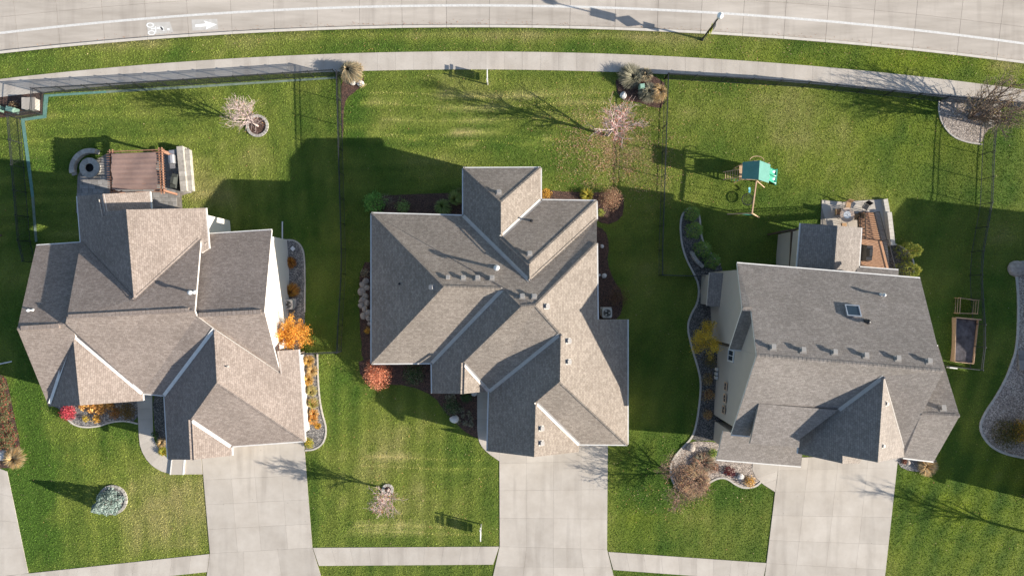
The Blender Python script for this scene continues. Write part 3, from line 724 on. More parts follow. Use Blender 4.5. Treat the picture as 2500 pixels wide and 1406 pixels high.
def lean_vent(roof, px, py, sz=.33, h=.2, mat=None):
    q = roof.at(px, py)
    if not q: print('vent misses roof', px, py); return
    p, n = q; mb = MB(); hx = sz/2
    d = Vector((n.x, n.y, 0)); d = d.normalized() if d.length > .05 else Vector((1,0,0)); t = Vector((-d.y, d.x, 0)); up = n
    dn_ = (d-n*d.dot(n)).normalized()                       # down the slope
    f = lambda a, b, c: p+t*a+dn_*b+up*c
    mb.prism([f(-hx-.07,-hx-.07,0), f(hx+.07,-hx-.07,0), f(hx+.07,hx+.07,0), f(-hx-.07,hx+.07,0)], [f(-hx-.07,-hx-.07,.022), f(hx+.07,-hx-.07,.022), f(hx+.07,hx+.07,.022), f(-hx-.07,hx+.07,.022)])
    mb.prism([f(-hx*.8,-hx*.8,.02), f(hx*.8,-hx*.8,.02), f(hx*.8,hx*.6,.02), f(-hx*.8,hx*.6,.02)], [f(-hx*.8,-hx*.8,h*.8), f(hx*.8,-hx*.8,h*.8), f(hx*.8,hx*.6,h), f(-hx*.8,hx*.6,h)])
    mb.prism([f(-hx,-hx,h*.75), f(hx,-hx,h*.75), f(hx,hx,h*1.0), f(-hx,hx,h*1.0)], [f(-hx*.92,-hx*.9,h*.95), f(hx*.92,-hx*.9,h*.95), f(hx*.92,hx*.95,h*1.3), f(-hx*.92,hx*.95,h*1.3)])
    mb.build('roof_vent', mat or M['vent'], roof.obj)
def pipe(roof, px, py, h, r=.06, mat=None, cap=False):
    q = roof.at(px, py)
    if not q: print('pipe misses', px, py); return
    p, n = q; mb = MB(); mb.lathe(p-Vector((0,0,.1)), [(r*2.4,.02),(r*1.7,.16),(r,.22),(r,h)], 10)
    if cap: mb.lathe(p+Vector((0,0,h-.12)), [(r*1.2,0),(r*2.1,.02),(r*2.1,.1),(r*1.3,.2),(r*.3,.24)], 12)
    mb.build('vent_pipe', mat or M['vent'], roof.obj, smooth=False)
def ridge_vent(roof, a, b, mat):
    A = roof.at(*a); B = roof.at(*b)
    if not A or not B: print('ridge vent misses', a, b); return
    A = A[0]+Vector((0,0,.05)); B = B[0]+Vector((0,0,.05)); n = int((B-A).length/.33); o = MB()
    d = (B-A).normalized(); s = Vector((-d.y, d.x, 0))
    for k in range(n):
        q0 = A.lerp(B, (k+.04)/n); q1 = A.lerp(B, (k+.96)/n)
        o.prism([q0-s*.2-Vector((0,0,.13)), q1-s*.2-Vector((0,0,.13)), q1+s*.2-Vector((0,0,.13)), q0+s*.2-Vector((0,0,.13))], [q0-s*.17+Vector((0,0,.04)), q1-s*.17+Vector((0,0,.04)), q1+s*.17+Vector((0,0,.04)), q0+s*.17+Vector((0,0,.04))])
    for i in range(len(o.f)): o.uv[i] = [(.02,.02)]*len(o.f[i]) if o.uv[i] is None else o.uv[i]
    o.build('ridge_vent', mat, roof.obj)
def window(house, c, out, w, h, frame=None):
    c = Vector(c); out = Vector((out[0], out[1], 0)).normalized(); t = Vector((-out.y, out.x, 0)); z = Vector((0,0,1)); mb = MB()
    R = Matrix((t, out, z)).transposed()
    k_ = min(.1, min(w, h)*.1)
    for a, b, sx, sz in ((0, h/2, w+k_*1.6, k_), (0, -h/2, w+k_*2, k_*1.2), (-w/2, 0, k_, h), (w/2, 0, k_, h), (0, 0, k_/2, h)):
        mb.box(c+t*a+z*b+out*.03, (sx, .09, sz), up=R)
    f = mb.build('window', frame or M['white'], house); p = MB(); p.box(c+out*.012, (w, .03, h), up=R); p.build('pane', M['glass'], f)
def garage_door(house, c, out, w, h=2.15):
    c = Vector(c); out = Vector((out[0], out[1], 0)).normalized(); t = Vector((-out.y, out.x, 0)); z = Vector((0,0,1)); R = Matrix((t, out, z)).transposed()
    mb = MB(); mb.box(c+z*h/2+out*.02, (w+.24, .08, h+.12), up=R); d = mb.build('garage_door', M['white'], house)
    nx = max(2, int(w/.6))
    for r in range(4):
        for k in range(nx):
            q = MB(); q.box(c+out*.07+z*(h*(r+.5)/4)+t*(-w/2+w*(k+.5)/nx), (w/nx*.86, .03, h/4*.8), up=R); q.build('panel', M['white'], d)

# ---------------- tan-roofed house in the middle
E0 = 3.2; pt = .6
h2 = thing('house', G(1230,760), 'middle house with a tan shingle roof of many hips and valleys', 'house')
V = dict(a=(907,521,E0), b=(1131,527,E0), c=(1131,411,E0), d=(1320,410,E0), e=(1320,489,E0), f=(1456,491,E0), g=(1457,535,E0), h=(1457,594,None), i=(1459,780,None), j=(1532,780,E0), k=(1532,1085,E0),
    l=(1414,1084,E0), m=(1413,1103,E0), n=(1304,1115,None), o=(1190,1101,E0), p=(1194,955,E0), t=(1131,885,None), u=(1129,961,None), y=(1055,960,E0), w=(1054,886,E0), v=(907,887,E0),
    aa=(1083,700,None), bb=(1228,705,None), cc=(1223,495,None), dd=(1223,579,None), ee=(1292,645,None), zz=(1293,686,None), hh=(1272,748,None), ii=(1308,745,None), jj=(1369,814,None), kk=(1367,931,None), ll=(1308,981,None))
PL = dict(RW=((1131,411),(1320,410),E0,pt), RR=((1320,410),(1320,489),E0,pt), L=((1131,411),(1131,527),E0,pt), F=((1320,489),(1456,491),E0,pt), R2=((1457,491),(1457,535),E0,pt), B=((907,521),(1131,527),E0,pt),
    A=((907,521),(907,887),E0,pt), C=((907,887),(1054,887),E0,pt), WL=((1055,873),(1055,960),E0,pt), WR=((1194,945),(1194,958),E0,pt), M=((1150,957),(1207,957),E0,pt), GL=((1190,960),(1190,1100),E0,pt),
    R=((1532,780),(1532,1085),E0,pt), GF=((1414,1084),(1531,1085),E0,pt), GR=((1413,1084),(1413,1103),E0,pt))
FC = [('RW','c d cc'),('RR','cc d e dd'),('L','c cc dd ee zz b'),('F','dd e f ee'),('R2','ee f g zz'),('B','a b zz g h ii hh bb aa'),('A','a aa v'),('C','v aa bb w'),('WL','w bb hh t u y'),('WR','t p u'),('M','hh ii jj p t'),
    ('GL','jj kk ll n o p'),('R','ii h i j k kk jj'),('GF','kk k l ll'),('GR','ll l m n')]
R2_ = Roof(V, PL, [(a, b.split()) for a, b in FC]).build(h2, M['shingle_tan'], M['flash_tan'], M['siding_beige'])
for x, y in ((1218,471),(1293,621),(1094,680),(1131,680),(1166,680),(1201,680),(1275,725),(1304,725),(1055,701),(1334,748),(1387,832),(1387,883),(1321,1045),(1321,1081)): lean_vent(R2_, x, y)
pipe(R2_, 1213,655,1.25,.11, M['flash'], True); pipe(R2_, 1298,540,.55,.07, M['black']); pipe(R2_, 975,693,.2,.05, M['black'])
c = P(1303,1105,2); garage_door(h2, (c.x-.05, c.y+.25, .03), (0,-1), 4.9); c = P(1472,1085,2); garage_door(h2, (c.x, c.y+.36, .03), (0,-1), 2.6)
for x, y, z, o in ((907,620,1.6,(-1,0)),(907,780,1.6,(-1,0)),(985,887,1.6,(0,-1)),(1000,523,1.6,(0,1)),(1225,410,1.5,(0,1)),(1092,961,1.6,(0,-1)),(1532,900,1.6,(1,0)),(1457,650,1.8,(1,0))):
    c = P(x, y, 3); window(h2, (c.x-o[0]*.42, c.y-o[1]*.42, z), o, 1.4, 1.3)

# ---------------- brown-roofed house on the left
h1 = thing('house', G(420,790), 'brown shingle house with cream gable walls beside the pergola patio', 'house')
p5 = .5; A0, K0, F0 = 3.2, 2.4, 2.9
V = dict(l0=(188,479,A0), l1=(197,592,A0), pr=(250,474,None), pc=(258,516,None), rg=(309,512,None), vx=(328,732,None), r0=(501,508,A0), r1=(509,607,A0), r2=(491,618,None), m2=(490,583,None), m3=(475,759,None), m4=(163,775,None),
    f1=(348,960,F0), f2=(401,965,F0), v0=(179,817,None), v1=(349,978,F0), v2=(196,989,None), v3=(119,992,F0), g0=(523,804,None), g1=(530,933,None), g2=(466,1024,None), g3=(471,1122,None), g4=(410,1121,F0), g5=(744,1076,F0), g6=(728,853,F0), g7=(676,857,None), g8=(684,912,None), g9=(564,1089,F0), gA=(565,1112,F0), kk=(160,790,None), uu=(480,772,None))
PL = dict(L1=((188,479),(197,592),A0,p5), R1=((501,508),(509,607),A0,p5), MR=((197,592),(350,582),A0,p5), F=((348,965),(400,962),F0,p5), VL=((112,965),(119,992),F0,.52), VR=((347,957),(350,978),F0,.52), GAL=((400,966),(410,1121),F0,.52), GAR=((728,853),(744,1076),F0,.52), GF=((564,1089),(744,1076),F0,.52), GR=((564,1089),(565,1112),F0,.52))
FC = [('L1','l0 l1 vx rg pc pr'),('R1','rg vx m2 r2 r1 r0'),('MR','l1 m4 m3 m2 vx'),('F','m4 kk v0 f1 f2 g0 uu m3'),('VR','v0 v2 v1 f1'),('VL','v0 v3 v2'),('GAL','g0 f2 g4 g3 g2 g1'),('GAR','g0 g1 g5 g6 g7 g8'),('GF','g1 g2 g9 g5'),('GR','g2 g3 gA g9')]
R1_ = Roof(V, PL, [(a, b.split()) for a, b in FC]); R1_.build(h1, M['shingle_brown'], M['white'], M['siding_cream'], skip={frozenset(q.split()) for q in ('g7 g8','g8 g0','g0 uu','uu m3','m4 kk','kk v0','r2 m2','m2 m3','l1 m4','g6 g7')})
zr = R1_.p['pr'].z; zc = R1_.p['pc'].z
porch = Roof(dict(a=(250,474,zr-.01), b=(258,516,zc-.01), c=(368,510,zc-1.6), d=(364,468,zr-1.6)), {}, [(None, 'a b c d'.split())]).build(h1, M['shingle_brown'], M['white'], None)
KL = Roof(dict(a=(88,600,K0), b=(203,592,K0), c=(172,789,None), d=(42,803,None), v0=(184,822,None), v3=(119,992,F0-.03)), dict(KR=((88,600),(197,592),K0,p5), F=((348,965),(400,962),F0-.03,p5)), [('KR','a d c b'.split()), ('F','d v3 v0 c'.split())]).build(h1, M['shingle_brown'], M['white'], M['siding_cream'])
UR = Roof(dict(a=(493,573,K0), b=(663,562,K0), c=(645,761,None), d=(462,772,None), e=(684,912,None), f=(515,815,None)), dict(UR=((509,572),(663,562),K0,p5), F=((348,965),(400,962),F0-.03,p5)), [('UR','a d c b'.split()), ('F','d f e c'.split())]).build(h1, M['shingle_brown'], M['white'], M['siding_cream'])
def flash_line(roof, a, b, mat, wd=.13):
    A = roof.at(*a); B = roof.at(*b)
    if not A or not B: print('flashing misses', a, b); return
    A = A[0]+Vector((0,0,.06)); B = B[0]+Vector((0,0,.06)); d = B-A; pr = Vector((-d.y, d.x, 0)).normalized()*wd; u = Vector((0,0,.05)); mb = MB()
    mb.face([A, B, B+pr+u, A+pr+u]); mb.face([A, A-pr+u, B-pr+u, B]); mb.build('valley_flashing', mat, roof.obj)
flash_line(R1_, (532,806), (681,909), M['white']); flash_line(R1_, (177,824), (123,985), M['white'])
ridge_vent(R1_, (168,773), (462,757), M['shingle_brown']); ridge_vent(KL, (52,801), (146,795), M['shingle_brown']); ridge_vent(UR, (486,769), (638,761), M['shingle_brown'])
pipe(R1_, 474,714,.8,.09, M['flash'], True); pipe(KL, 80,757,.6,.06, M['flash'], True); pipe(R1_, 556,894,.3,.05, M['vent'])
c = P(655,1082,2.7); garage_door(h1, (c.x, c.y+.45, .03), (.06,-1), 4.6); c = P(490,1120,2.7); garage_door(h1, (c.x+.1, c.y+.45, .03), (0,-1), 2.7)
c = R1_.p['r0']; window(h1, (c.x-.38, c.y-1.5, .3), (1,.08), 1.0, 1.8); window(h1, (c.x-.36, c.y-1.5, -1.0), (1,.08), .9, .8)
for x, y, z in ((666,640,1.),(662,700,1.)):
    pass
c = P(270,985,2.8); window(h1, (c.x, c.y+.42, 1.4), (-.06,-1), 1.8, 1.4)
c = P(120,600,2.4); window(h1, (c.x+.4, c.y-.42, .9), (.07,1), 1.2, 1.2)

# ---------------- grey-roofed two-storey house on the right
h3 = thing('house', G(2030,850), 'two storey house with a grey shingle roof, skylight and front gable', 'house')
pm = .65; H0 = 6.2
V = dict(e1=(1800,643,H0), e2=(2247,680,H0), r2=(2304,906,None), r1=(1848,868,None), q1=(1834,754,None), q0=(1813,754,None), b0=(1781,852,6.0), b1=(1817,855,6.0), b2=(1838,797,None),
    fl=(1786,1060,None), fm=(1831,1064,None), dt=(1853,985,None), nL=(1953,1071,None), n0=(2157,918,None), nR=(2207,1093,None), rr=(2250,1010,None), nf=(2142,1128,None), nq=(2057,1112,None), nr=(2057,1131,None), nl=(1949,1107,6.0), n9=(2207,1115,6.0), dl=(2047,1000,None))
PL = dict(SR=((1800,643),(2247,680),H0,pm), BF=((1781,852),(1817,855),6.0,.8), SF=((1786,1060),(2236,1097),6.25,pm), NL=((1949,1107),(1953,1060),6.0,.86), NR=((2207,1115),(2212,1060),6.0,.86))
FC = [('SR','e1 e2 r2 r1 q1 q0'),('BF','q0 q1 b2 b1 b0'),('SF','r1 r2 rr nR n0 dl dt fm fl'),('NL','n0 dl nL nl nr nq nf'),('NR','n0 nf n9 nR')]
R3 = Roof(V, PL, [(a, b.split()) for a, b in FC]); R3.build(h3, M['shingle_grey'], M['flash_tan'], None)
print('H3', {k: round(v.z, 2) for k, v in R3.p.items()})
# walls of the main block, set under the roof edges
def wallbox(house, pts, mat, base=None):
    mb = MB(); n = len(pts)
    for i in range(n):
        a, b = pts[i], pts[(i+1) % n]
        mb.face([(a[0], a[1], float(gz(a[1]))-.4 if base is None else base), (b[0], b[1], float(gz(b[1]))-.4 if base is None else base), Vector(b), Vector(a)])
    return mb.build('wall', mat, house)
ex = (R3.p['e2']-R3.p['e1']); ex.z = 0; ex.normalize(); ey = Vector((-ex.y, ex.x, 0))
def rel(p, a, b, dz=-.3): return p+ex*a+ey*b+Vector((0,0,dz))
q = R3.p
wl_ = [rel(q['e1'],.45,-.45), rel(q['q0'],.45,0), rel(q['b0'],.45,.3,-.1), rel(q['b1'],.4,.3,-.1), rel(q['r1'],.4,0), rel(q['fl'],.4,.45), rel(q['fm'],.1,.45)]
wr_ = [rel(q['nl'],.4,.5), rel(q['nf'],0,.5), rel(q['n9'],-.4,.5), rel(q['nR'],-.4,0), rel(q['rr'],-.4,0), rel(q['r2'],-.4,0), rel(q['e2'],-.45,-.45)]
wallbox(h3, wl_+wr_, M['siding_tan'])
wallbox(h3, [rel(q['q1'],.35,.3), rel(q['r1'],.42,0), rel(q['r1'],.6,0), rel(q['q1'],.6,.3)], M['siding_tan'], 3.0)
# lower-pitched roof over the entry, porch roof, right-hand wing, sun room and lean-to
sfz = lambda x, y: R3.zray('SF', x, y)
zt = sfz(1853,985)+.05
dpl = ((1853,985),(2048,1001),zt,-.33)
DR = Roof(dict(a=(1853,985,zt), b=(2047,1001,None), c=(1953,1071,None), d=(1951,1092,None), e=(1831,1083,None)), dict(D=dpl), [('D','a b c d e'.split())]).build(h3, M['shingle_grey'], M['flash_tan'], None, gutter=False, gmat=M['flash_tan'])
z3 = 3.3
PO = Roof(dict(a=(1766,1052,None), b=(1750,1121,z3), c=(1956,1138,z3), d=(1962,1072,None)), dict(S=((1750,1121),(1956,1138),z3,.42)), [('S','a b c d'.split())]).build(h3, M['shingle_grey'], M['flash_tan'], None)
q = PO.p; wallbox(h3, [rel(q['a'],.6,.0), rel(q['b'],.6,.9,-.1), rel(q['c'],-.2,.9,-.1), rel(q['d'],0,0)], M['siding_tan'])
tz = sfz(2343,1015)
t1 = P(2343,1015,tz); trr = P(2228,1007,sfz(2228,1007)-.03); t2 = P(2280,1126,sfz(2280,1126)); t3 = P(2196,1117,sfz(2196,1117)-.03); 
tb1 = t1+ey*5.0+Vector((0,0,-3.25)); tb0 = trr+ey*5.0+Vector((0,0,-3.25)); tb0.z = tb1.z
class RoofW(Roof):
    def __init__(s, pts, facets):
        s.p = {k: Vector(v) for k, v in pts.items()}; s.px = {}
        for k, v in s.p.items(): s.px[k] = (CX+v.x*FPX/(CAMH-v.z), CY-v.y*FPX/(CAMH-v.z))
        s.facets = facets; s.plane_fit = []
        for pk, ks in facets:
            n = Vector((0,0,0)); q = [s.p[k] for k in ks]
            for i in range(len(q)): n += q[i].cross(q[(i+1) % len(q)])
            n.normalize()
            if n.z < 0: n = -n
            s.plane_fit.append((sum(q, Vector((0,0,0)))/len(q), n))
TW = RoofW(dict(a=t1, b=R3.p['rr']+Vector((0,0,-.015)), n=R3.p['nR']+Vector((0,0,-.015)), c=P(2206,1117,sfz(2206,1117)), d=t2, e=tb0, f=tb1), [(None,'a b n c d'.split()), (None,'b a f e'.split())]).build(h3, M['shingle_grey'], M['flash_tan'], M['siding_tan'])
ng = RoofW(dict(a=R3.p['nq']+Vector((0,0,-.02)), b=R3.p['nr']+Vector((0,0,-.02)), c=P(2098,1131,6.6), d=P(2104,1121,6.55)), [(None,'a b c d'.split())]).build(h3, M['shingle_grey'], M['flash_tan'], None, gutter=False)
zs = 3.2
SRm = Roof(dict(a=(1956,545,zs), b=(1945,672,zs), c=(2044,551,None), d=(2034,678,None), e=(2103,556,zs), f=(2095,682,zs)), dict(L=((1956,545),(1945,672),zs,.42), R=((2103,556),(2095,682),zs,.42)), [('L','a b d c'.split()), ('R','c d f e'.split())]).build(h3, M['shingle_grey'], M['white'], M['siding_tan'])
LT = Roof(dict(a=(2092,652,zs), b=(2194,660,zs), c=(2193,690,None), d=(2090,682,None)), dict(R=((2092,652),(2194,660),zs,.5)), [('R','a b c d'.split())]).build(h3, M['shingle_grey'], M['white'], None)
for x, y in ((1887,849),(1960,856),(2037,861),(2113,869),(2191,876),(2267,883)): lean_vent(R3, x, y, .35, .22)
lean_vent(TW, 2301,997, .38, .22)
pipe(R3, 2151,720,.5,.07, M['flash'], True); pipe(R3, 2115,785,.35,.09, M['black'], True)
for x, y in ((2164,985),(2155,1088)): lean_vent(R3, x, y, .26, .12)
pa, n = R3.at(2081,760); t = ex; u = n.cross(t).normalized(); up_ = n
mb = MB(); f = lambda a, b, c_: pa+t*a+u*b+up_*c_
for a0, a1, b0, b1 in ((-.55,.55,.42,.5),(-.55,.55,-.5,-.42),(-.55,-.47,-.42,.42),(.47,.55,-.42,.42)):
    mb.prism([f(a0,b0,-.05), f(a1,b0,-.05), f(a1,b1,-.05), f(a0,b1,-.05)], [f(a0,b0,.16), f(a1,b0,.16), f(a1,b1,.16), f(a0,b1,.16)])
sk = mb.build('skylight', M['aluminium'], R3.obj); 
mb = MB(); mb.prism([f(-.47,-.42,.0), f(.47,-.42,.0), f(.47,.42,.0), f(-.47,.42,.0)], [f(-.47,-.42,.12), f(.47,-.42,.12), f(.47,.42,.12), f(-.47,.42,.12)]); mb.build('skylight_pane', M['glass'], R3.obj)
# side details on the left wall
wn = -ex
def on_side(x, y, z):      # a point on the left wall plane seen at map x,y
    a = wl_[4]; o = Vector((0,0,CAMH)); d = P(x, y, 0)-o; tt = (Vector((a.x, a.y, 0))-Vector((0,0,0))).dot(ex)/d.dot(ex)
    return o+d*tt
for x, y, w_, h_ in ((1786,868,.9,1.3),(1773,943,.6,.55),(1771,972,.6,.55),(1768,1000,.6,.55)):
    c = on_side(x, y, 0); window(h3, c-ex*.03, wn, w_, h_, M['palewood'] if h_ < 1 else M['white'])
c = on_side(1752,912, 0)
for dy in (-.35, 0, .38):
    mb = MB(); mb.box(c-ex*.12+ey*dy, (.2,.26,.42), math.atan2(ex.y, ex.x)); mb.build('meter_box', M['ac'], h3)
b0 = Vector(wl_[0]); b1 = Vector(wl_[1])
bc = (b0+b1)/2; gzb = float(gz(bc.y)); R_ = math.atan2(ex.y, ex.x)
mb = MB(); mb.box((bc.x-ex.x*.45, bc.y-.1, gzb+1.5), (.9, 2.6, 2.8), R_); bay = mb.build('bay', M['siding_tan'], h3)
rb = RoofW(dict(a=Vector((bc.x,bc.y,gzb+3.4))-ex*1.05-ey*1.55+Vector((0,0,-.35)), b=Vector((bc.x,bc.y,gzb+3.4))-ey*1.55, c=Vector((bc.x,bc.y,gzb+3.4))+ey*1.35, d=Vector((bc.x,bc.y,gzb+3.4))-ex*1.05+ey*1.35+Vector((0,0,-.35))), [(None,'a b c d'.split())]).build(h3, M['shingle_grey'], M['white'], None, gutter=False)
c = P(2045,1120,3); 
c = Vector(wr_[0]).lerp(Vector(wr_[2]), .33); garage_door(h3, (c.x, c.y-.02, .03), (-ey.x,-ey.y), 3.6); c = Vector(wr_[0]).lerp(Vector(wr_[2]), .8); garage_door(h3, (c.x, c.y-.02, .03), (-ey.x,-ey.y), 2.6)
for k in (.2,.5,.8):
    c = Vector(wl_[0]).lerp(Vector(wr_[-1]), k); window(h3, (c.x, c.y, 4.6), (ey.x, ey.y), 1.4, 1.3)

# ---------------- neighbouring house past the right edge
h4 = thing('house', (58,-3,gz(-3)), 'hip-roofed house of the next lot past the pebble bed', 'house')
o4 = Vector((50.6,4.6,0)); r4 = math.radians(-7); X4 = Vector((math.cos(r4), math.sin(r4), 0)); Y4 = Vector((-math.sin(r4), math.cos(r4), 0))
f4 = lambda a, b, z: o4+X4*a+Y4*b+Vector((0,0,z))
RoofW(dict(a=f4(0,0,3), b=f4(14,0,3), c=f4(14,-17,3), d=f4(0,-17,3), e=f4(7,-7,7.2), f=f4(7,-10,7.2)), [(None,'a b e'.split()), (None,'b c f e'.split()), (None,'c d f'.split()), (None,'d a e f'.split())]).build(h4, M['shingle_tan'], M['flash_tan'], M['siding_beige'])
RoofW(dict(a=f4(-3.2,-14.5,2.8), b=f4(-3.2,-24,2.8), c=f4(4,-24,2.8), d=f4(4,-14.5,2.8), e=f4(.4,-14.5,4.9), f=f4(.4,-24,4.9)), [(None,'a b f e'.split()), (None,'c d e f'.split())]).build(h4, M['shingle_tan'], M['flash_tan'], M['siding_beige'])
window(h4, f4(.42,-5,1.4), -X4, 1.4, 1.3); garage_door(h4, f4(.4,-23.58,.03), -Y4, 4.6)

# ================================================================== FENCES
def fence(pts, label, h=1.78, spacing=.12, post_gap=2.35):
    g = [G(*p) for p in pts]; root = thing('steel_fence', g[0], label, 'fence', 'dark picket fences around the back gardens')
    pm_ = MB(); pm_.box((0,0,(h+.02)/2-.1), (.065,.065,h+.22)); pm_.box((0,0,h+.04), (.085,.085,.03)); pmesh = None
    pick = MB(); first = True
    for a, b in zip(g[:-1], g[1:]):
        d = b-a; L = math.hypot(d.x, d.y); n = max(1, round(L/post_gap)); rz = math.atan2(d.y, d.x)
        prev = None
        for i in range(n+1):
            q = a.lerp(b, i/n); q.z = float(gz(q.y))
            if i or first:
                if pmesh is None:
                    o = MB(); o.v = [v+q for v in pm_.v]; o.f = pm_.f; o.uv = pm_.uv; ob = o.build('post', M['fence'], root); pmesh = bpy.data.meshes.new('post')
                    pmesh.from_pydata([tuple(v) for v in pm_.v], [], pm_.f); pmesh.materials.append(M['fence'])
                else: place('post', pmesh, root, q, rz)
            if prev is not None:
                for zz_, t in ((h-.05,.045),(h-.24,.035),(.14,.035)):
                    mb = MB(); mb.bar(prev+Vector((0,0,zz_)), q+Vector((0,0,zz_)), t, t); mb.build('rail', M['fence'], root)
                Ls = (q-prev).length; m = int(Ls/spacing)
                for k in range(1, m):
                    p = prev.lerp(q, k/m); pick.box(p+Vector((0,0,(h-.05)/2+.05)), (.02,.02,h-.12), rz)
            prev = q
        first = False
    o = pick.build('pickets', M['fence'], root); o['kind'] = 'stuff'
    return root
fence([(88,640),(76,590),(50,291),(105,281),(108,229),(470,208),(824,185)], 'dark steel picket fence above the teal ground strip')
fence([(832,187),(834,857),(745,861)], 'dark steel picket fence running down to the orange tree')
fence([(1622,194),(1608,672),(1745,676)], 'dark steel picket fence between the play set and the bare red tree')
fence([(1622,194),(1960,214),(2290,248),(2440,262)], 'dark steel picket fence between the play set lawn and the pavement')
fence([(2440,262),(2434,303),(2402,310),(2396,378),(2391,500),(2373,790),(2366,898),(2285,889)], 'dark steel picket fence running past the raised planter')
fence([(2440,262),(2600,278),(2760,300)], 'dark steel picket fence along the pavement past the pebble bed')

# ================================================================== PLANTS
rng = np.random.RandomState(11)
def quads(C, size, cols, flat_=.35, jitter=.5):
    """leaf-sized quads at centres C"""
    n = len(C); C = np.asarray(C)
    a = rng.rand(n)*2*np.pi; t = rng.randn(n, 3)*[1,1,1]; nrm = t/np.linalg.norm(t, axis=1)[:, None]; nrm[:, 2] = np.abs(nrm[:, 2])+flat_; nrm /= np.linalg.norm(nrm, axis=1)[:, None]
    r = rng.randn(n, 3); u = np.cross(nrm, r); u /= np.linalg.norm(u, axis=1)[:, None]; v = np.cross(nrm, u)
    s = (size*(1-jitter/2+jitter*rng.rand(n)))[:, None]
    V = np.stack([C-u*s*.9, C-v*s*.5, C+u*s*.9, C+v*s*.5], 1).reshape(-1, 3)
    F = np.arange(4*n).reshape(n, 4)
    ci = rng.randint(0, len(cols), n); c = np.array(cols)[ci]*(.65+.7*rng.rand(n))[:, None]
    return V, F, np.repeat(c, 4, axis=0)
def stems(mb, base, top_pts, r0):
    for q in top_pts:
        q = Vector(q); m = base.lerp(q, .5)+Vector((random.uniform(-.05,.05), random.uniform(-.05,.05), .05)); mb.tube([base, m, q], [r0, r0*.6, r0*.25], 4, False)
def shrub(px, py, r, h, cols, label, n=500, leaf=.06, name='shrub', cat='shrub', group=None, shell=.55, lump=.35, bark='bark_brown', ry=None):
    b = G(px, py); root = thing(name, b, label, cat, group); ry = ry or r
    k = 7; lc = rng.randn(k, 3); lc /= np.linalg.norm(lc, axis=1)[:, None]; lc[:, 2] = np.abs(lc[:, 2])*.9
    ci = rng.randint(0, k, n); d = rng.randn(n, 3); d /= np.linalg.norm(d, axis=1)[:, None]; rad = (shell+(1-shell)*rng.rand(n))[:, None]
    pts = (lc[ci]*lump+d*rad*(1-lump*.6))
    pts[:, 2] = np.abs(pts[:, 2]); mx = np.abs(pts).max(0)+1e-6
    C = np.array(b)+pts*[r/mx[0]*1.02, ry/mx[1]*1.02, h/mx[2]*.97]; C[:, 2] += .05
    V, F, c = quads(C, leaf, cols); np_mesh('foliage', V, F, M['leaf'], root, cols=c)
    mb = MB(); stems(mb, b-Vector((0,0,.05)), [C[i] for i in rng.choice(n, 9)], .03 if h < 1.5 else .05); mb.build('stem', M[bark], root)
    return root
def tuft(px, py, r, h, cols, label, n=260, name='ornamental_grass', cat='grass', group=None, droop=.5, wd=.022):
    b = G(px, py); root = thing(name, b, label, cat, group); r = r*rng.uniform(.85,1.2); h = h*rng.uniform(.85,1.2); sk = rng.uniform(-.25,.25,2)
    th = rng.rand(n)*2*np.pi; rr = r*(.25+.75*np.sqrt(rng.rand(n))); hh = h*(.55+.45*rng.rand(n))*(1-.35*(rr/r)**2)
    d = np.stack([np.cos(th), np.sin(th), 0*th], 1); s = np.stack([-np.sin(th), np.cos(th), 0*th], 1)*wd
    b0 = np.array(b)+d*(.12*r)*rng.rand(n)[:, None]+[0,0,-.03]; p1 = b0+d*(rr*.42)[:, None]+np.array([0,0,1.])*(hh*.8)[:, None]; p2 = b0+d*rr[:, None]+np.array([sk[0]*r,sk[1]*r,0])+np.array([0,0,1.])*(hh*(1-droop*(rr/r)*rng.uniform(.4,1.3,n)))[:, None]
    V = np.stack([b0-s*.7, b0+s*.7, p1+s, p1-s, p2+s*.25, p2-s*.25], 1).reshape(-1, 3); i = np.arange(n)*6
    F = np.concatenate([np.stack([i,i+1,i+2,i+3], 1), np.stack([i+3,i+2,i+4,i+5], 1)])
    c = np.array(cols)[rng.randint(0, len(cols), n)]*(.65+.7*rng.rand(n))[:, None]
    np_mesh('blades', V, F, M['leaf'], root, cols=np.repeat(c, 6, axis=0))
    mb = MB(); mb.lathe(b-Vector((0,0,.04)), [(r*.16,0),(r*.18,.08),(r*.1,.16)], 8); mb.build('crown', M['bark_brown'], root)
    return root
def cone_tree(px, py, r, h, cols, label, n=1500, leaf=.09, name='evergreen', cat='evergreen', group=None, power=.8, tip=None, bark='bark_brown'):
    b = G(px, py); root = thing(name, b, label, cat, group)
    t = rng.rand(n)**1.35; th = rng.rand(n)*2*np.pi; lob = 1+.14*np.sin(th*5+t*9)+.1*np.sin(th*9-t*14)
    rad = r*(1-t)**power*lob*(.62+.38*np.sqrt(rng.rand(n))); rad = np.maximum(rad, .02)
    C = np.array(b)+np.stack([np.cos(th)*rad, np.sin(th)*rad, .08+t*h], 1)
    V, F, c = quads(C, leaf, cols, .15)
    if tip is not None:
        k = rng.rand(n) < .35; c.reshape(n, 4, 3)[k] = np.array(tip)*(.7+.6*rng.rand(k.sum()))[:, None, None]
    np_mesh('foliage', V, F, M['leaf'], root, cols=c)
    mb = MB(); mb.tube([b-Vector((0,0,.1)), b+Vector((0,0,h*.85))], [.1*min(1, h/3), .02], 6); mb.build('trunk', M[bark], root)
    return root
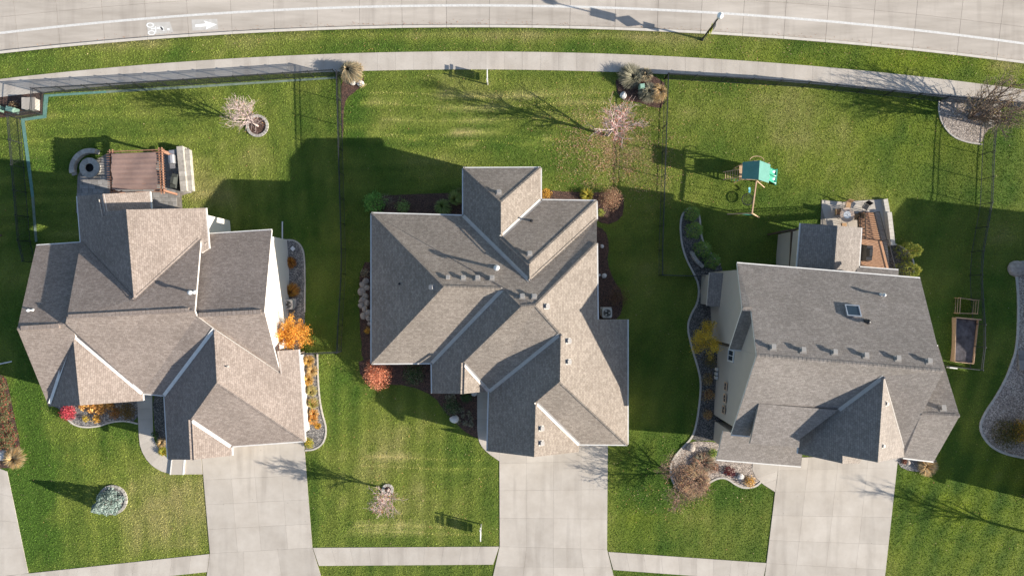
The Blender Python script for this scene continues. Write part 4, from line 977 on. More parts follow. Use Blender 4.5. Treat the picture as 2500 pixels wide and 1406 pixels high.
def branch_tree(px, py, h, spread, label, name='bare_tree', cat='tree', group=None, seed=1, stems_n=1, bark='bark', leaves=None, nleaf=0, leaf=.06, up=.75, trunk_r=None, lean=(0,0), depth=4, twig=1.0, first=.3):
    R = random.Random(seed); b = G(px, py); root = thing(name, b, label, cat, group); tr, br = MB(), MB(); tips = []
    tr0 = trunk_r or h*.023
    def grow(p, d, L, r, lev):
        nseg = 4 if lev == 0 else 3; pts = [p]; rs = [r]; q = p.copy(); dd = d.copy()
        for i in range(nseg):
            w_ = .05 if lev == 0 else .16
            dd = (dd+Vector((R.uniform(-w_, w_), R.uniform(-w_, w_), (.10 if lev else .02)*up))).normalized(); q = q+dd*L/nseg; pts.append(q.copy()); rs.append(max(.009, r*(1-(.6 if lev == 0 else .72)*(i+1)/nseg)))
        (tr if lev == 0 else br).tube(pts, rs, 6 if lev == 0 else (4 if lev < 3 else 3), False)
        if lev >= depth-1: tips.extend(pts[1:]); return
        n = int({0: 13, 1: 6, 2: 4}.get(lev, 3)*twig)
        for i in range(max(2, n)):
            t = (first+(1-first)*(i+R.random())/n) if lev == 0 else (.2+.78*(i+R.random())/n)
            t = min(t, .985); k = min(int(t*nseg), nseg-1); f = t*nseg-k; s = pts[k].lerp(pts[k+1], f); dl = (pts[k+1]-pts[k]).normalized()
            a = R.uniform(0, 6.283) if lev else i*2.4+R.uniform(-.5,.5); x = dl.orthogonal().normalized(); y = dl.cross(x); out = x*math.cos(a)+y*math.sin(a)
            ang = math.radians(R.uniform(34, 58)); nd_ = dl*math.cos(ang)+out*math.sin(ang)
            if lev == 0: l2 = spread*R.uniform(.8, 1.15)*(1-.55*max(0, t-first)/(1-first))/math.sin(ang)*.85
            else: l2 = L*R.uniform(.42,.62)
            grow(s, nd_, l2, max(.018 if lev == 0 else .0125, rs[k]*(.7 if lev == 0 else .6)), lev+1)
    for s_ in range(stems_n):
        if stems_n == 1: d0 = Vector((lean[0], lean[1], 1)).normalized()
        else:
            a = 6.283*s_/stems_n+R.uniform(-.3,.3); e = R.uniform(.25,.65); d0 = Vector((math.cos(a)*e+lean[0], math.sin(a)*e+lean[1], 1)).normalized()
        grow(b-Vector((0,0,.08)), d0, h*R.uniform(.92,1.02), tr0, 0)
    tr.build('trunk', M[bark], root); br.build('branches', M[bark], root)
    if leaves and nleaf:
        T = np.array([tuple(t) for t in tips]); C = T[rng.randint(0, len(T), nleaf)]+rng.randn(nleaf, 3)*(leaf*1.4 if nleaf < 2000 else .17)
        V, F, c = quads(C, leaf, leaves); np_mesh('crown', V, F, M['leaf'], root, cols=c)
    return root
gold = [(.62,.33,.05),(.68,.42,.08),(.45,.24,.04)]; orange = [(.66,.27,.04),(.72,.36,.07),(.5,.17,.03)]; coral = [(.62,.17,.09),(.66,.26,.15),(.5,.12,.06)]; pink = [(.55,.07,.1),(.62,.14,.16),(.45,.05,.07)]
rust = [(.34,.14,.04),(.42,.2,.06),(.25,.1,.03)]; green = [(.08,.19,.035),(.13,.25,.05)]; dkgreen = [(.045,.1,.035),(.08,.15,.05)]; ygreen = [(.34,.36,.06),(.24,.3,.06)]; tan = [(.56,.42,.25),(.44,.33,.19),(.6,.48,.3)]
greyg = [(.22,.21,.14),(.32,.3,.21),(.4,.37,.27)]; blueg = [(.2,.3,.28),(.33,.43,.42),(.42,.5,.48)]; russet = [(.36,.19,.12),(.44,.26,.17),(.28,.14,.09)]; burg = [(.2,.03,.035),(.12,.02,.025)]; yellow = [(.6,.45,.06),(.5,.36,.05)]; straw = [(.62,.46,.22),(.66,.4,.16),(.5,.34,.14)]
brownred = [(.4,.22,.15),(.5,.3,.2),(.33,.17,.11)]
# bare and turning trees
branch_tree(1483,331,6.2,2.3,'bare maple with pinkish twigs over scattered leaves by the fence', seed=3, leaves=[(.6,.2,.16),(.55,.14,.12),(.62,.28,.22)], nleaf=1300, leaf=.045, lean=(.07,.05), first=.16, up=.95, twig=1.2)
branch_tree(630,309,4.7,1.6,'bare young maple leaning from the stone ring of bark', seed=5, leaves=orange, nleaf=160, leaf=.04, lean=(-.12,.08), first=.22, up=.95, twig=1.25)
branch_tree(949,1192,4.2,1.35,'small bare tree with coral leaf remnants on the front lawn', seed=8, leaves=coral, nleaf=320, leaf=.045, lean=(-.05,-.06), first=.22, up=.95, twig=1.25)
branch_tree(1652,1152,3.4,1.6,'low bare many-stemmed tree in the wavy pebble bed', seed=9, stems_n=3, bark='bark_brown', leaves=brownred, nleaf=1500, leaf=.045, first=.25, twig=1.0, lean=(.05,-.05), up=.5)
branch_tree(2366,289,4.6,2.0,'many-stemmed bare tree spreading over the pale pebble bed', seed=12, stems_n=6, bark='bark_brown', leaves=greyg+yellow[:1]+tan, nleaf=900, leaf=.05, first=.2, twig=.9, lean=(.14,.05))
branch_tree(2560,1312,6.0,1.7,'bare tree casting a long shadow beside the pale drive', seed=15, leaves=coral, nleaf=60, leaf=.03, first=.3)
branch_tree(726,814,2.5,1.45,'small tree in bright orange leaf by the garage corner', name='autumn_tree', seed=21, bark='bark_brown', leaves=[(.75,.34,.05),(.8,.44,.08),(.62,.25,.04)], nleaf=6500, leaf=.06, first=.2, twig=.7, depth=3, up=.4)
branch_tree(1704,822,3.3,1.55,'small tree in yellow leaf beside the grey-roofed house', name='autumn_tree', seed=22, bark='bark_brown', leaves=[(.7,.46,.05),(.75,.55,.08),(.45,.34,.06)], nleaf=4200, leaf=.06, first=.25, twig=.7, depth=3)
branch_tree(2,575,4.4,1.6,'orange and dark green tree at the left lot edge', name='autumn_tree', seed=23, bark='bark_brown', leaves=[(.12,.09,.03),(.2,.12,.03),(.6,.28,.05),(.08,.07,.03)], nleaf=3600, leaf=.07, first=.3, twig=.7, depth=3)
# evergreens
cone_tree(272,1222,1.12,2.75, [(.2,.28,.25),(.3,.38,.35),(.4,.46,.43)], 'blue spruce inside the stone ring on the front lawn', n=4200, leaf=.085, name='spruce_tree', cat='spruce', power=.85)
for i, (x, y, r, h) in enumerate(((1686,523,.7,2.0),(1691,563,.78,2.3),(1711,609,.8,2.2),(1734,637,.78,2.0))):
    cone_tree(x, y, r, h, [(.15,.28,.07),(.2,.34,.09),(.28,.34,.08)], ['clipped evergreen at the tip of the winding gravel bed','clipped evergreen second from the tip of the winding gravel bed','broad clipped evergreen above the curved stone wall','clipped evergreen nearest the bay of the grey-roofed house'][i], n=1700, leaf=.06, group='clipped evergreens in the gravel bed', power=.45)
for i, (x, y) in enumerate(((2207,614),(2204,661))):
    cone_tree(x, y, .92, 2.5, [(.27,.32,.06),(.42,.37,.07),(.2,.25,.05)], ['golden evergreen by the stepped patio wall','golden evergreen by the corner of the house'][i], n=2000, leaf=.06, group='golden evergreens beside the patio', power=.45)
cone_tree(917,497,1.05,2.6, [(.16,.34,.07),(.22,.42,.1),(.12,.26,.06)], 'bright green conifer at the back corner of the tan-roofed house', n=1300, leaf=.1, power=.7)
# shrubs
SH = [  # x, y, r, h, palette, label, n, leaf
 (945,494,.85,1.2,greyg,'bare grey shrub beside the green conifer',420,.035),(984,503,.75,1.1,[(.2,.36,.09),(.28,.4,.13)],'green mounded shrub behind the tan-roofed house',600,.05),
 (1335,474,.5,.9,gold,'golden shrub beside the covered porch of the tan-roofed house',420,.055),(1490,488,1.15,1.35,russet+tan[:1],'large round russet shrub in the reddish bark bed',2600,.045),
 (1466,520,.4,.7,ygreen,'small yellow-green shrub under the russet shrub',260,.05),(1506,722,1.15,1.3,[(.17,.09,.05),(.13,.1,.04),(.24,.13,.07)],'brown open shrub above the air conditioner',900,.045),
 (893,667,.5,.9,greyg+tan[:1],'grey-tan shrub at the head of the boulder row',380,.04),(897,806,.35,.7,gold,'small gold shrub at the foot of the boulder row',220,.05),
 (930,912,1.5,1.35,[(.74,.3,.17),(.78,.38,.24),(.64,.22,.12)],'glowing coral-red shrub at the front corner of the tan-roofed house',2800,.06),(1010,912,1.05,1.0,dkgreen+greyg[:1],'dark spreading evergreen shrub beside the coral shrub',1200,.06),
 (1102,992,.85,.8,dkgreen+greyg[:1],'dark low evergreen shrub by the single boulder',800,.06),(1140,966,.6,.7,dkgreen,'dark evergreen shrub against the entry wall',500,.055),
 (171,1006,.75,.9,pink,'pink-red shrub at the corner of the gravel bed',1500,.055),(283,1008,.55,.6,rust+[(.2,.15,.04)],'brown shrub beside the front path',520,.05),(312,1003,.85,.85,[(.2,.12,.035),(.26,.17,.05),(.14,.1,.03)],'broad brown-green shrub next to the front path',1000,.05),
 (212,1021,.32,.45,yellow,'small yellow mound in the grey gravel',260,.045),(238,1022,.4,.6,gold,'golden mound in the grey gravel',300,.05),
 (757,1079,.5,.7,ygreen+yellow,'yellow-green ball shrub at the end of the grass bed',800,.045),(880,190,.42,.6,ygreen+tan,'pale yellow-green shrub behind the pale boulders',300,.05),(885,208,.35,.4,ygreen+tan,'low yellow shrub in front of the pale boulders',220,.05),
 (1780,1150,.55,.5,burg,'burgundy shrub in the wavy pebble bed',520,.05),(1742,1142,.5,.5,russet,'small russet shrub beside the burgundy shrub',360,.045),(1740,1106,.45,.7,green+ygreen,'bright green shrub tucked under the porch eave',480,.05),
 (1828,1174,.6,.65,gold+straw,'golden shrub at the end of the wavy pebble bed',560,.05),(2207,1126,.3,.35,burg+russet,'small dark red shrub by the garage corner',200,.045),
 (1725,1010,.5,.7,straw+rust[:1],'straw coloured shrub lowest in the row by the wall',380,.045),(1727,965,.6,.85,straw+rust,'straw and rust shrub by the small square windows',460,.045),(1728,925,.62,.9,[(.3,.2,.08),(.2,.15,.05)]+straw[:1],'tan shrub by the meter boxes',460,.045),(1730,880,.7,1.,[(.18,.16,.05),(.3,.2,.06)],'olive and brown shrub under the yellow tree',500,.045),
 (2452,1060,1.5,1.5,[(.1,.1,.03),(.2,.15,.04),(.07,.08,.025)],'large dark olive shrub at the bend of the pebble bed',1900,.065),(2492,1050,1.2,1.3,yellow+gold,'bright yellow shrub beside the large olive shrub',1400,.065),
 (40,262,.55,.5,rust+tan,'rusty low shrub around the green utility boxes',260,.05),(380,1060,.3,.5,dkgreen,'dark small shrub against the garage wall',160,.05),(2350,744,.9,.6,[(.1,.16,.02),(.16,.22,.03)],'leafy green plants filling the small wire bin',700,.06),
]
for x, y, r, h, c, lab, n, lf in SH: shrub(x, y, r, h, c, lab, n, lf)
for k, (x, y) in enumerate(((1110,1004),(1128,1000),(1145,1008),(1112,1018),(1130,1016),(1150,1020),(1138,1032),(1152,1034),(1122,1030),(1094,968),(1108,966))):
    tuft(x, y, .27, .3, greyg+[(.2,.17,.08)], 'small tan tuft in the dark bark by the narrow path', 60, 'perennial', 'plant', 'small tufts in the front bark bed')
# rose bed at the lot edge and leafy ground cover
for k, (x, y) in enumerate(((0,925),(10,945),(2,965),(18,975),(8,995),(24,1010),(10,1025),(26,1040),(2,1050),(34,1062),(16,1068),(4,1085),(28,1085))):
    shrub(x, y, .55, .75, [(.13,.17,.06),(.22,.22,.1),(.18,.17,.08),(.14,.19,.07),(.3,.26,.15),(.55,.05,.07)], 'rose bush with small red blooms in the lot edge bed', 700, .045, 'rose_bush', 'rose bush', 'rose bushes at the lot edge')
for k, (x, y) in enumerate(((205,990),(222,986),(240,990),(256,986),(272,988),(228,1000),(250,1000))):
    shrub(x, y, .42, .4, [(.62,.34,.1),(.7,.42,.14),(.5,.24,.07)], 'amber broad-leaved plant along the front wall', 130, .1, 'perennial', 'plant', 'amber plants along the front wall')
# ornamental grasses
TU = [(855,178,1.05,1.6,greyg+tan,'grey-green feathery grass at the fence corner by the pavement',900),(875,172,.6,1.0,tan,'short tan grass behind the pale boulders',260),
 (1543,194,1.0,1.5,greyg,'grey feathery grass at the edge of the pavement bed',900),(1582,228,.95,1.3,greyg,'grey feathery grass behind the utility pedestal',800),(1607,228,.75,1.5,straw+tan,'tall straw coloured grass against the fence',700),(1575,186,.7,1.1,tan+greyg,'tan grass touching the pavement by the pedestal',420),
 (1080,506,.7,.95,[(.24,.34,.1),(.34,.4,.14)],'green arching grass by the back wall',380),(1110,488,.65,.95,[(.28,.36,.1),(.38,.42,.14)],'green arching grass beside the covered porch',360),(1123,470,.45,.7,[(.2,.22,.07)],'small green grass at the porch corner',220),
 (1434,480,.6,.9,ygreen+yellow,'yellow-green arching grass by the russet shrub',340),(712,640,.62,.8,rust+orange,'rust coloured grass near the pale valve cover',340),(712,712,.62,.8,rust+gold,'rust and gold grass beside the air conditioner',340),
 (43,1116,.95,1.15,tan+straw,'tan fountain grass at the end of the rose bed',700),(1700,1168,1.25,.75,brownred+tan,'broad reddish brown grass spilling over the wavy kerb',1500),(1668,1172,.9,.7,brownred+straw[:1],'reddish brown grass at the bend of the wavy kerb',800),(1712,1128,.9,.7,brownred+greyg,'dull red grass behind the broad grass in the pebble bed',700),(2258,1136,.95,.7,straw+tan,'straw grass beside the garage corner',560),
 (757,880,.5,.8,gold+straw,'gold grass at the head of the long gravel bed',260),(765,905,.5,.8,straw,'straw grass second along the long gravel bed',260),(756,925,.55,.9,straw+gold,'straw and gold grass third along the long gravel bed',280),(762,955,.55,.9,[(.55,.42,.18),(.36,.34,.12)],'pale grass midway along the long gravel bed',300),(765,985,.5,.8,ygreen+straw,'greenish grass midway along the long gravel bed',260),(768,1008,.5,.8,straw+orange,'orange-straw grass in the lower gravel bed',260),(765,1022,.5,.7,orange+straw,'orange grass in the lower gravel bed',260),(778,1038,.35,.5,gold,'small gold grass near the kerb curve',160),
 (398,1078,.4,.6,tan+straw,'tan grass between the path and the garage',200),(402,1102,.45,.6,ygreen+yellow,'yellow-green grass at the path bend',240),(2345,875,.4,.4,[(.3,.22,.08),(.15,.12,.05)],'withered plants at the end of the raised planter',160)]
for x, y, r, h, c, lab, n in TU: tuft(x, y, r, h, c, lab, n)

# ================================================================== STONES AND BEDSIDE THINGS
def boulder(px, py, r, label, mat='stone', group=None, squash=.7, seed=0, name='boulder'):
    R = np.random.RandomState(seed+int(px*7+py)); bm = bmesh.new(); bmesh.ops.create_icosphere(bm, subdivisions=2, radius=1)
    k = R.randn(6, 3); k /= np.linalg.norm(k, axis=1)[:, None]; am = R.uniform(-.05,.28,6)
    for v in bm.verts:
        c = np.array(v.co); d = 1.0
        for q, a in zip(k, am): d -= max(0, c.dot(q)-.55)*a*1.9
        v.co = Vector(c*d)
    b = G(px, py); sx, sy = r*R.uniform(.85,1.2), r*R.uniform(.85,1.15)
    me = bpy.data.meshes.new(name)
    for v in bm.verts: v.co = Vector((v.co.x*sx, v.co.y*sy, v.co.z*r*squash+r*squash*.45))
    bm.to_mesh(me); bm.free(); me.materials.append(M[mat]); o = bpy.data.objects.new(name, me); link(o, None, b); o.rotation_euler = (0,0,R.uniform(0,6))
    tag(o, label, 'boulder', group)
for k, (x, y, r) in enumerate(((893,687,.32),(886,697,.33),(896,703,.3),(884,712,.38),(893,724,.3),(886,732,.42),(896,740,.3),(883,746,.3),(892,755,.34),(899,764,.3),(888,771,.3),(900,778,.26),(902,790,.22))):
    boulder(x, y, r, 'tan boulder in the retaining row along the tan-roofed house', group='boulders along the tan-roofed house', squash=.8, seed=k)
boulder(862,203,.3,'pale round boulder left of the two in the corner bed','stone_pale'); boulder(881,205,.34,'pale pinkish boulder in the corner bed beside the yellow shrub','stone_pale'); boulder(1521,234,.38,'pale boulder under the bare maple in the pavement bed','stone_pale')
boulder(1109,1022,.38,'lone grey boulder in the dark front bark bed','stone_pale'); boulder(1469,601,.2,'small white stone high in the bark strip near the step in the wall','stone_pale'); boulder(1475,674,.26,'larger white stone midway down the bark strip','stone_pale'); boulder(1463,672,.15,'tiny white stone between the wall and the larger white stone','stone_pale')
boulder(1807,1162,.3,'pale rock between burgundy and golden shrubs','stone_pale'); boulder(1686,1092,.4,'tan flat rock where the two gravel beds meet'); boulder(2478,655,.75,'large tan boulder at the head of the pebble kerb', squash=.5); boulder(8,1108,.5,'white rock in front of the tan fountain grass','stone_pale'); boulder(2215,1128,.25,'small tan rock by the garage corner')
boulder(1158,958,.3,'pale stone against the entry wall in the bark','stone_pale'); boulder(2400,262,.4,'grey rock under the many-stemmed tree')
def arc_wall(cx, cy, r, a0, a1, n, w, h, name, label, cat, mat='wallstone', tiers=2):
    c = G(cx, cy); root = thing(name, c, label, cat)
    for t in range(tiers):
        for k in range(n):
            f0 = (k+(.5 if t % 2 else 0))/n; f1 = f0+.96/n
            if f1 > 1.02: continue
            p = []
            for f in (f0, f1):
                a = math.radians(a0+(a1-a0)*f); d = Vector((math.cos(a), math.sin(a), 0))
                p.append((c+d*(r-w/2), c+d*(r+w/2)))
            q = [p[0][0], p[0][1], p[1][1], p[1][0]]; gzz = c.z; z0 = gzz-.15+(h+.15)*t/tiers; z1 = gzz-.15+(h+.15)*(t+1)/tiers-.008
            mb = MB(); mb.prism([Vector((v.x, v.y, z0)) for v in q], [Vector((v.x, v.y, z1)) for v in q]); mb.build('stone_block', M[mat], root)
def line_wall(pts, w, h, name, label, cat, bl=.42, tiers=2, mat='wallstone'):
    root = thing(name, G(*pts[0]), label, cat); g = [G(*p) for p in pts]
    for a, b in zip(g[:-1], g[1:]):
        d = b-a; L = d.length; n = max(1, round(L/bl)); rz = math.atan2(d.y, d.x)
        for t in range(tiers):
            for k in range(n):
                c = a.lerp(b, (k+.5)/n); mb = MB(); mb.box((c.x, c.y, float(gz(c.y))+h*(t+.5)/tiers), (L/n-.012, w-.02*(t % 2), h/tiers-.008), rz); mb.build('stone_block', M[mat], root)
arc_wall(1756,592,2.75,198,238,7,.32,.5,'stone_wall','low curved stone wall below the clipped evergreens','wall')
line_wall([(2418,258),(2404,312)],.45,.8,'stone_wall','reddish stacked block wall under the many-stemmed tree','wall',.32,3)
# ---- left patio: pavers, fire pit, seat wall, counter, grills, pergola
patio = [(190,430),(200,410),(262,375),(394,372),(440,362),(462,362),(470,470),(444,478),(446,512),(380,520),(186,520)]
pb = drape('patio', patio, M['joint'], dz=.03, step=1.2); tag(pb, 'paved patio with fire pit and pergola behind the brown-roofed house', kind='structure')
pw = [G(*p) for p in patio]; pxy = [(p.x, p.y) for p in pw]
pv = {}
for k, (sx, sy) in enumerate(((.6,.4),(.4,.4),(.8,.4))):
    me = bpy.data.meshes.new('paver'); mb = MB(); mb.prism([(-sx/2+.008,-sy/2+.008,-.04),(sx/2-.008,-sy/2+.008,-.04),(sx/2-.008,sy/2-.008,-.04),(-sx/2+.008,sy/2-.008,-.04)], [(-sx/2+.012,-sy/2+.012,.03),(sx/2-.012,-sy/2+.012,.03),(sx/2-.012,sy/2-.012,.03),(-sx/2+.012,sy/2-.012,.03)])
    me.from_pydata([tuple(v) for v in mb.v], [], mb.f); me.materials.append(M['paver']); pv[k] = (me, sx)
cpt = []
ys_ = np.arange(min(p.y for p in pw), max(p.y for p in pw), .4); R = random.Random(4)
for y in ys_:
    x = min(p.x for p in pw)-R.random()*.5
    while x < max(p.x for p in pw):
        me, sx = pv[R.randint(0, 2)]
        if all(pip1(x+sx/2+a, y+b, pxy) for a in (-sx*.4, sx*.4) for b in (-.16, .16)): place('paver', me, pb, Vector((x+sx/2, y, float(gz(y))+.035)), 0)
        x += sx
fp = G(226,412); root = thing('fire_pit', fp, 'round stone fire pit with a dark bowl on the left patio', 'fire pit')
for t in range(3):
    for k in range(14):
        a0, a1 = [math.radians(360*(k+q+.5*(t % 2))/14) for q in (.02,.98)]; r0, r1 = (.42,.84) if t < 2 else (.4,.92)
        q = [fp+Vector((math.cos(a)*r, math.sin(a)*r, 0)) for a, r in ((a0,r0),(a0,r1),(a1,r1),(a1,r0))]
        mb = MB(); z0 = fp.z+.05+t*.15; mb.prism([Vector((v.x,v.y,z0)) for v in q], [Vector((v.x,v.y,z0+.143)) for v in q]); mb.build('stone_block', M['wallstone'], root)
mb = MB(); mb.lathe(fp+Vector((0,0,.05)), [(.41,0),(.42,.34),(.36,.34),(.3,.12),(.05,.1)], 18); mb.build('bowl', M['ash'], root)
arc_wall(228,416,1.72,70,196,12,.42,.5,'seat_wall','curved stone seat wall around the fire pit','wall')
line_wall([(449,362),(459,470)],.55,.85,'counter_wall','stone counter wall at the edge of the left patio','wall',.45,3)
line_wall([(463,368),(471,468)],.42,.5,'seat_wall','low stone ledge outside the counter wall','wall',.45,2)
def grill(px, py, label, mat, rz, cover=False):
    b = G(px, py, .07); root = thing('grill', b, label, 'grill'); R_ = Matrix.Rotation(rz, 3, 'Z')
    if cover:
        mb = MB(); mb.prism([b+R_@Vector(q) for q in ((-.7,-.32,0),(.7,-.32,0),(.72,.32,0),(-.7,.32,0))], [b+R_@Vector(q) for q in ((-.62,-.25,.85),(.62,-.25,.85),(.62,.25,.85),(-.62,.25,.85))])
        mb.prism([b+R_@Vector(q) for q in ((-.36,-.25,.84),(.36,-.25,.84),(.36,.25,.84),(-.36,.25,.84))], [b+R_@Vector(q) for q in ((-.3,-.12,1.15),(.3,-.12,1.15),(.3,.14,1.15),(-.3,.14,1.15))]); mb.build('cover', mat, root)
        mb = MB()
        for sx in (-.6,.6): mb.box(b+R_@Vector((sx,0,.03)), (.08,.5,.06), rz)
        mb.build('base', M['black'], root)
        return
    mb = MB(); mb.box(b+Vector((0,0,.4)), (.75,.5,.78), rz); mb.build('cabinet', M['aluminium'], root)
    mb = MB()
    for k in range(7):
        pass
    prof = [(-.27,.8),(-.27,.95),(-.18,1.1),(0,1.16),(.2,1.1),(.27,.95),(.27,.8)]
    mb.prism([b+R_@Vector((-.38,y,z)) for y, z in prof], [b+R_@Vector((.38,y,z)) for y, z in prof]); mb.build('lid', mat, root)
    for sx in (-.62,.62):
        mb = MB(); mb.box(b+R_@Vector((sx,0,.84)), (.42,.46,.05), rz); mb.build('side_shelf', M['aluminium'], root)
    for sx in (-.3,.3):
        for sy in (-.2,.2):
            mb = MB(); mb.tube([b+R_@Vector((sx,sy,-.02)), b+R_@Vector((sx,sy,.08))], .05, 6); mb.build('wheel', M['black'], root)
grill(432,394,'silver gas grill by the stone counter', M['aluminium'], math.radians(94)); grill(436,445,'dark covered smoker by the stone counter', mat_plain('dark_cover', (.05,.055,.05), .85), math.radians(80), True)
pz = REAR+2.55
pg = thing('pergola', G(330,420), 'cedar pergola with a brown fabric canopy over the patio', 'pergola')
C4 = [P(272,374,pz), P(392,369,pz), P(397,465,pz), P(275,466,pz)]
for q in C4:
    mb = MB(); mb.box((q.x, q.y, (REAR+pz)/2), (.17,.17,pz-REAR)); mb.build('post', M['cedar'], pg)
for a, b in ((0,1),(1,2),(2,3),(3,0)):
    for off in (-.12,.12):
        d = (C4[b]-C4[a]).normalized(); s = Vector((-d.y, d.x, 0))*off
        mb = MB(); mb.bar(C4[a]-d*.3+s, C4[b]+d*.3+s, .05, .2); mb.build('beam', M['cedar'], pg)
for k in range(15):
    t = (k+.5)/15; a = C4[0].lerp(C4[3], t); b = C4[1].lerp(C4[2], t); d = (b-a).normalized()
    mb = MB(); mb.bar(a-d*.35+Vector((0,0,.14)), b+d*.35+Vector((0,0,.14)), .035, .09); mb.build('rafter', M['cedar'], pg)
for q, o in ((0,(1,-.1)),(1,(-1,-.1)),(2,(-1,.1)),(3,(1,.1))):
    mb = MB(); mb.bar(C4[q]+Vector((0,0,-.85)), C4[q]+Vector((o[0]*.8, 0, -.05)), .08, .08); mb.build('brace', M['cedar'], pg)
nx, ny = 26, 20; Vv = []
for j in range(ny+1):
    for i in range(nx+1):
        u, v = i/nx, j/ny; p = (C4[0].lerp(C4[1], .03+.9*u)).lerp(C4[3].lerp(C4[2], .03+.9*u), .04+.94*v)
        p.z += .26+.055*math.sin(v*math.pi*14)-.05*math.sin(u*math.pi)+.02*math.sin(u*9+v*5); p.x += .06*math.sin(v*11)*(1 if i in (0, nx) else 0); Vv.append(tuple(p))
ii_ = np.arange((nx+1)*(ny+1)).reshape(ny+1, nx+1); np_mesh('canopy', Vv, np.stack([ii_[:-1,:-1], ii_[:-1,1:], ii_[1:,1:], ii_[1:,:-1]], -1).reshape(-1, 4), M['canopy'], pg, smooth=True)
mb = MB(); mb.bar(P(412,372,pz-.4), P(394,366,pz-.1), .08, .08); mb.build('brace', M['cedar'], pg)
# ---- air conditioners, utility boxes, covers
def condenser(px, py, label):
    b = G(px, py, .02); root = thing('air_conditioner', b, label, 'air conditioner')
    mb = MB(); mb.box(b+Vector((0,0,.04)), (1.0,1.0,.1)); mb.build('pad', M['concrete'], root)
    mb = MB(); s = .43; ch = .1
    oc = [(-s,-s+ch),(-s+ch,-s),(s-ch,-s),(s,-s+ch),(s,s-ch),(s-ch,s),(-s+ch,s),(-s,s-ch)]
    mb.prism([b+Vector((x,y,.09)) for x, y in oc], [b+Vector((x,y,.86)) for x, y in oc]); mb.build('casing', M['ac'], root)
    mb = MB(); mb.lathe(b+Vector((0,0,.845)), [(.34,0),(.34,.022)], 20); mb.build('fan_opening', M['ash'], root)
    for k in range(3):
        a = k*2.094; mb = MB(); mb.prism([b+Vector((math.cos(a+q)*r, math.sin(a+q)*r, .872)) for q, r in ((0,.06),(-.3,.3),(.35,.3))], [b+Vector((math.cos(a+q)*r, math.sin(a+q)*r, .885)) for q, r in ((0,.06),(-.3,.3),(.35,.3))]); mb.build('fan_blade', M['ac'], root)
    mb = MB()
    for r in (.12,.2,.28,.34):
        mb.tube([b+Vector((math.cos(t*math.pi/10)*r, math.sin(t*math.pi/10)*r, .9)) for t in range(21)], .008, 4, False)
    mb.build('fan_guard', M['ac'], root)
condenser(710,743,'tan air conditioner by the cream gable wall'); condenser(1479,763,'grey air conditioner beside the tan-roofed house')
def utility(px, py, w_, d_, h, label, rz=0, pad=True):
    b = G(px, py, .03); root = thing('utility_box', b, label, 'utility box'); R_ = Matrix.Rotation(rz, 3, 'Z')
    mb = MB(); f = lambda x, y, z: b+R_@Vector((x*w_/2, y*d_/2, z))
    mb.prism([f(-1,-1,0), f(1,-1,0), f(1,1,0), f(-1,1,0)], [f(-1,-1,h*.8), f(1,-1,h*.8), f(1,1,h*.8), f(-1,1,h*.8)]); mb.build('cabinet', M['box_green'], root)
    mb = MB(); mb.prism([f(-1.06,-1.06,h*.8), f(1.06,-1.06,h*.8), f(1.06,1.06,h*.8), f(-1.06,1.06,h*.8)], [f(-.85,-.8,h), f(.85,-.8,h), f(.85,.8,h), f(-.85,.8,h)]); mb.build('lid', M['box_green'], root)
utility(38,272,.75,.45,.8,'green utility box inside the left fence corner', -.25); utility(5,268,.5,.5,.8,'pale green utility box at the edge of the bark corner', -.25); utility(1564,217,.45,.42,.95,'green utility pedestal among the grey grasses', .1)
p = G(83,258,.03); root = thing('utility_box', p, 'pale flat-topped utility cabinet in the left fence corner', 'utility box'); mb = MB(); mb.box(p+Vector((0,0,.33)), (1.15,1.0,.68)); mb.build('cabinet', M['ac'], root); mb = MB(); mb.box(p+Vector((0,0,.69)), (1.22,1.08,.06)); mb.build('lid', M['concrete'], root)
p = G(715,607,.02); mb = MB(); mb.box(p+Vector((0,0,.03)), (.34,.34,.08), .78); mb.box(p+Vector((0,0,.075)), (.28,.28,.02), .78); tag(mb.build('valve_cover', M['sign_white'], origin=p), 'small pale square valve cover in the gravel', 'valve cover')
def spout(a, b, label):
    p, q = G(*a, .08), G(*b, .06); mb = MB(); mb.bar(p, q, .1, .08); mb.bar(p, p+Vector((0,0,.5)), .1, .08); tag(mb.build('downspout', M['white'], origin=p), label, 'downspout')
spout((690,585),(690,541),'white downspout pipe lying on the lawn by the cream gable'); spout((-5,889),(30,882),'white downspout pipe lying on the shaded lawn at the lot edge'); spout((2310,896),(2336,899),'white downspout pipe beside the raised planter')

# ================================================================== PLAY SET
g0 = G(1845,440); ps = thing('play_set', g0, 'wooden play set with a green canopy, twin slides and swing beam', 'play set')
def part(name, mat, fn, parent=ps):
    mb = MB(); fn(mb); return mb.build(name, mat, parent)
D_ = REAR+1.8; rz0, rz1 = .9+D_, 1.65+D_
ra, rb_, rc, rd, re_, rf = P(1813,396,rz0), P(1811,437,rz0), P(1855,392,rz1), P(1852,439,rz1), P(1881,402,rz0), P(1877,447,rz0)
def roof_(mb):
    for q in ([ra, rb_, rd, rc], [rc, rd, rf, re_]): mb.prism([v-Vector((0,0,.02)) for v in q], q)
part('canopy', M['green_canvas'], roof_)
cx0, cx1 = (ra.x+.12), (re_.x-.12); cy0, cy1 = rb_.y+.1, ra.y-.1; gz0 = REAR
for x in (cx0, cx1):
    for y in (cy0, cy1): part('post', M['palewood'], lambda mb: mb.box((x, y, (gz0+rz0)/2), (.09,.09,rz0-gz0)))
part('ridge_beam', M['palewood'], lambda mb: mb.bar(rc-Vector((0,0,.06)), rd-Vector((0,0,.06)), .06, .08))
